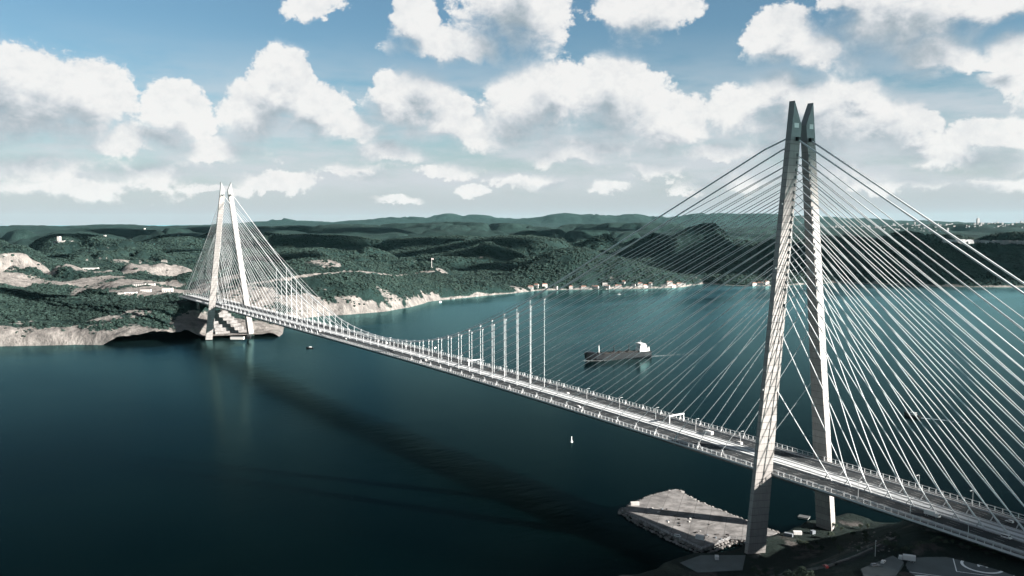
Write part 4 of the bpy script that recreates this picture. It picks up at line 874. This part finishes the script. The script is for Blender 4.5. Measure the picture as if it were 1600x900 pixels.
# ------------------------------------------------------------------ forest: crowns too many to count
def crown_proto(seed):
    r = random.Random(seed); bm = bmesh.new(); bmesh.ops.create_icosphere(bm, subdivisions=2, radius=1)
    for v in bm.verts:
        c = v.co.normalized(); k = .82+.22*math.sin(c.x*5+seed)*math.sin(c.y*6+seed*2)+.22*r.uniform(-1, 1); v.co = c*k; v.co.z = v.co.z*.62+.35
    me = bpy.data.meshes.new('crown'); bm.to_mesh(me); bm.free(); me.materials.append(M_['forest']); return bpy.data.objects.new('crown_source', me)
def forest():
    n = 330000; az_ = YAW-RNG.uniform(-rad(33), rad(33), n); lo, hi = 1880.0, 6500.0
    t = RNG.random(n); D_ = lo*(hi/lo)**(t**0.9)
    x = CAM[0]+D_*np.cos(az_); y = CAM[1]+D_*np.sin(az_); h, d = far_height(x, y); bare = bare_mask(x, y, h, d)
    dens = fbm(x/70, y/70, 4, 77)
    keep = (d > 10) & (RNG.random(n) > np.clip(bare*1.35-.05, 0, .93)) & (fbm(x/34, y/34, 3, 91) > bare*1.5-1.0) & (dens > -.34) & ~((np.abs(y) < 40) & (x > -1760) & (x < -1380))
    x, y, h, D_, dens = x[keep], y[keep], h[keep], D_[keep], dens[keep]
    me = bpy.data.meshes.new('forest'); me.vertices.add(len(x)); me.vertices.foreach_set('co', np.stack([x, y, h-1.0], 1).astype(np.float32).ravel())
    s = (2.5+3.0*RNG.random(len(x))**2)*(D_/2300)**.62*(1+.25*dens)
    a = me.attributes.new('size', 'FLOAT', 'POINT'); a.data.foreach_set('value', s.astype(np.float32))
    o = link('forest', me); tag(o, 'dark green woodland covering the far hills', kind='stuff')
    ng = bpy.data.node_groups.new('scatter', 'GeometryNodeTree'); ng.interface.new_socket('Geometry', in_out='INPUT', socket_type='NodeSocketGeometry'); ng.interface.new_socket('Geometry', in_out='OUTPUT', socket_type='NodeSocketGeometry')
    N = ng.nodes; Lk = ng.links; gi = N.new('NodeGroupInput'); go = N.new('NodeGroupOutput'); ip = N.new('GeometryNodeInstanceOnPoints'); m2p = N.new('GeometryNodeMeshToPoints'); Lk.new(gi.outputs[0], m2p.inputs[0]); Lk.new(m2p.outputs[0], ip.inputs['Points'])
    jn = N.new('GeometryNodeGeometryToInstance')
    for k in range(4):
        oi = N.new('GeometryNodeObjectInfo'); oi.inputs[0].default_value = crown_proto(k+1); oi.inputs['As Instance'].default_value = False; Lk.new(oi.outputs['Geometry'], jn.inputs[0])
    Lk.new(jn.outputs[0], ip.inputs['Instance']); ip.inputs['Pick Instance'].default_value = True
    rv = N.new('FunctionNodeRandomValue'); rv.data_type = 'FLOAT_VECTOR'; rv.inputs[0].default_value = (-.15, -.15, 0); rv.inputs[1].default_value = (.15, .15, 6.28); Lk.new(rv.outputs[0], ip.inputs['Rotation'])
    na = N.new('GeometryNodeInputNamedAttribute'); na.data_type = 'FLOAT'; na.inputs['Name'].default_value = 'size'; Lk.new(na.outputs['Attribute'], ip.inputs['Scale'])
    Lk.new(ip.outputs[0], go.inputs[0]); md = o.modifiers.new('scatter', 'NODES'); md.node_group = ng
    return len(x)
NF = forest()

# near trees: trunk, limbs and a crown of leaf clumps
def tree_proto(seed, H=7.0):
    r = random.Random(seed); tr = MB(); tr.tube([(0, 0, -1), (.1, 0, H*.3), (.2, .1, H*.7)], .28, 6, .10)
    ends = []
    for k in range(6):
        a = r.uniform(0, 6.28); z0 = H*r.uniform(.25, .5); e = (math.cos(a)*H*.25, math.sin(a)*H*.25, z0+H*r.uniform(.2, .35)); tr.tube([(.1, 0, z0), e], .12, 5, .04); ends.append(Vector(e))
    ends.append(Vector((.2, .1, H*.8))); cr = MB()
    for c in ends:
        for j in range(110):
            d = Vector((r.gauss(0, 1), r.gauss(0, 1), r.gauss(0, .8))).normalized()*r.uniform(.35, 1)**.6*H*.20; p = c+d; n_ = Vector((r.gauss(0, 1), r.gauss(0, 1), r.gauss(0, 1))).normalized(); a_ = n_.orthogonal().normalized()*r.uniform(.18, .4); b_ = n_.cross(a_).normalized()*r.uniform(.15, .3); k = len(cr.v)
            cr.v += [tuple(p-a_), tuple(p+b_), tuple(p+a_), tuple(p-b_)]; cr.f.append((k, k+1, k+2, k+3))
    return tr.mesh('trunk', 'bark'), cr.mesh('crown', 'leaf')
tps = [tree_proto(s) for s in (1, 2, 3)]
def near_tree(u, v, sc_, label, group):
    p = hit_near(u, v); t, c = random.choice(tps); o = thing('tree', label, 'tree', tuple(p), random.uniform(0, 6), group); o.scale = (sc_,)*3; link('trunk', t, o); link('crown', c, o)
for (u, v) in [(1195,898),(1232,906),(1240,908),(1247,902),(1256,905),(1262,908),(1212,900),(1180,900)]: near_tree(u, v+4, random.uniform(.8, 1.2), 'dark leafy tree in the clump beside the lower end of the access road', 'clump beside the access road')
for k in range(14): near_tree(1400+k*5.5+random.uniform(-2, 2), 868-k*1.5+random.uniform(-4, 0), random.uniform(.35, .6), 'small dark bush on the slope edge of the helipad apron', 'bushes along the helipad apron')
for k in range(12): near_tree(1445+k*11+random.uniform(-3, 3), 838+k*3.0+random.uniform(-2, 6), random.uniform(.35, .55), 'low dark bush between the helipad and the bridge abutment', 'bushes between helipad and abutment')
for k in range(22): near_tree(1250+random.random()*150, 826+random.random()*40, random.uniform(.5, .9), 'dark tree on the shaded slope under the bridge deck', 'trees on the slope under the deck')

# ------------------------------------------------------------------ unseen clouds added overhead and behind to throw shade on strait and hills
cmt = bpy.data.materials.new('shade_cloud_vapour'); cmt.use_nodes = True; cn = cmt.node_tree; cn.nodes.clear(); oo = cn.nodes.new('ShaderNodeOutputMaterial'); pv = cn.nodes.new('ShaderNodeVolumePrincipled'); pv.inputs['Color'].default_value = (.95, .96, .97, 1); pv.inputs['Density'].default_value = .07; pv.inputs['Anisotropy'].default_value = .4; cn.links.new(pv.outputs[0], oo.inputs['Volume'])
M_['shade_cloud'] = cmt
def shades_tower(gx_, gy_, rx, ry, rot):
    kk = 1/math.tan(SUN_EL); bad = []
    for tx in (0.0, -SPAN):
        for z in range(0, 325, 8):
            if tx == 0.0 and z > 210: continue
            for s in (-1, 1):
                sc = leg_sec(z, s, tx); x = tx-z*kk*math.cos(SUN_AZ)-gx_; y = (sc[0][1]+sc[2][1])/2-z*kk*math.sin(SUN_AZ)-gy_
                for off in (0, 60):
                  xo, yo = x+off*math.cos(SUN_AZ)*1.6, y+off*math.sin(SUN_AZ)*1.6
                  xr = xo*math.cos(rot)+yo*math.sin(rot); yr = -xo*math.sin(rot)+yo*math.cos(rot)
                  if (xr/(rx*1.55))**2+(yr/(ry*1.55))**2 < 1: bad.append((tx, z))
    return bad
def shade_cloud(gx_, gy_, rx, ry, rot, H=1450.0, seed=0):  # out-of-view volume, placed so its shadow lands on the given ground point
    bad = shades_tower(gx_, gy_, rx, ry, rot)
    if bad: print('cloud over tower', seed, bad[:1], bad[-1:], round(gx_), round(gy_), rx, ry)
    k = H/math.tan(SUN_EL); cx, cyy = gx_+k*math.cos(SUN_AZ), gy_+k*math.sin(SUN_AZ); r = random.Random(seed); bm = bmesh.new(); bmesh.ops.create_icosphere(bm, subdivisions=5, radius=1)
    ph = [r.uniform(0, 6.28) for _ in range(6)]
    for v in bm.verts:
        c = v.co.copy(); a = 1+.16*math.sin(3*c.x+ph[0])*math.sin(3*c.y+ph[1])+.10*math.sin(7*c.x+ph[2])*math.sin(6*c.y+ph[3])+.06*math.sin(13*c.x+ph[4])*math.sin(12*c.y+ph[5])*math.cos(9*c.z)
        z = c.z*(60 if c.z > 0 else 22)*a; v.co = Vector((c.x*rx*a, c.y*ry*a, z))
    me = bpy.data.meshes.new('shade_cloud'); bm.to_mesh(me); bm.free(); me.materials.append(M_['shade_cloud']); me.polygons.foreach_set('use_smooth', [True]*len(me.polygons))
    o = link('shade_cloud', me, None, (cx, cyy, H)); o.rotation_euler = (0, 0, rot); tag(o, kind='structure')
shade_cloud(-900, -500, 430, 230, -.05, H=2500, seed=1)

shade_cloud(300, 640, 520, 520, .0, H=2500, seed=2)
shade_cloud(125, -95, 150, 105, .0, H=2500, seed=8)
def shade_cloud_px(u, v, D_, rx, ry, seed, tilt=0.0):
    p = hit_far(u, v); an = math.atan2(p[1]-CAM[1], p[0]-CAM[0])-math.pi/2; z = max(0, p[2]); k = z/math.tan(SUN_EL)
    shade_cloud(p[0]-k*math.cos(SUN_AZ), p[1]-k*math.sin(SUN_AZ), rx, ry, an+tilt, H=2500, seed=seed)
for i, c in enumerate([(40,462,0,190,90),(430,405,0,200,80),(400,385,0,500,140),(110,400,0,420,110),(60,378,0,900,260),(250,372,0,700,240),(330,357,0,900,500),(545,391,0,420,120),(640,400,0,150,90),(700,390,0,420,120),(785,418,0,170,140),(480,386,0,420,150),(620,382,0,420,150),(860,372,0,420,140),(1010,372,0,330,150),(770,398,0,240,110),(850,366,0,500,160),
                          (1020,385,0,230,130),(1090,425,0,150,110),(1150,400,0,330,330),(1240,390,0,380,480),(1400,400,0,600,700),(1560,400,0,600,700),(600,360,0,700,200),(960,358,0,500,160)]): shade_cloud_px(*c, seed=20+i)

# ------------------------------------------------------------------ haze
hz = MB(); hz.box((-9000, 9000, 325), (70000, 70000, 668)); hme = hz.mesh('haze')
hm = bpy.data.materials.new('haze_air'); hm.use_nodes = True; hn = hm.node_tree; hn.nodes.clear(); ho = hn.nodes.new('ShaderNodeOutputMaterial'); hv = hn.nodes.new('ShaderNodeVolumePrincipled')
hv.inputs['Color'].default_value = (0.38, 0.82, 0.88, 1); hv.inputs['Density'].default_value = 2.0e-6; hv.inputs['Anisotropy'].default_value = 0.1; hn.links.new(hv.outputs[0], ho.inputs['Volume']); hme.materials.append(hm)
tag(link('haze', hme), kind='stuff')
print('trees', NF)
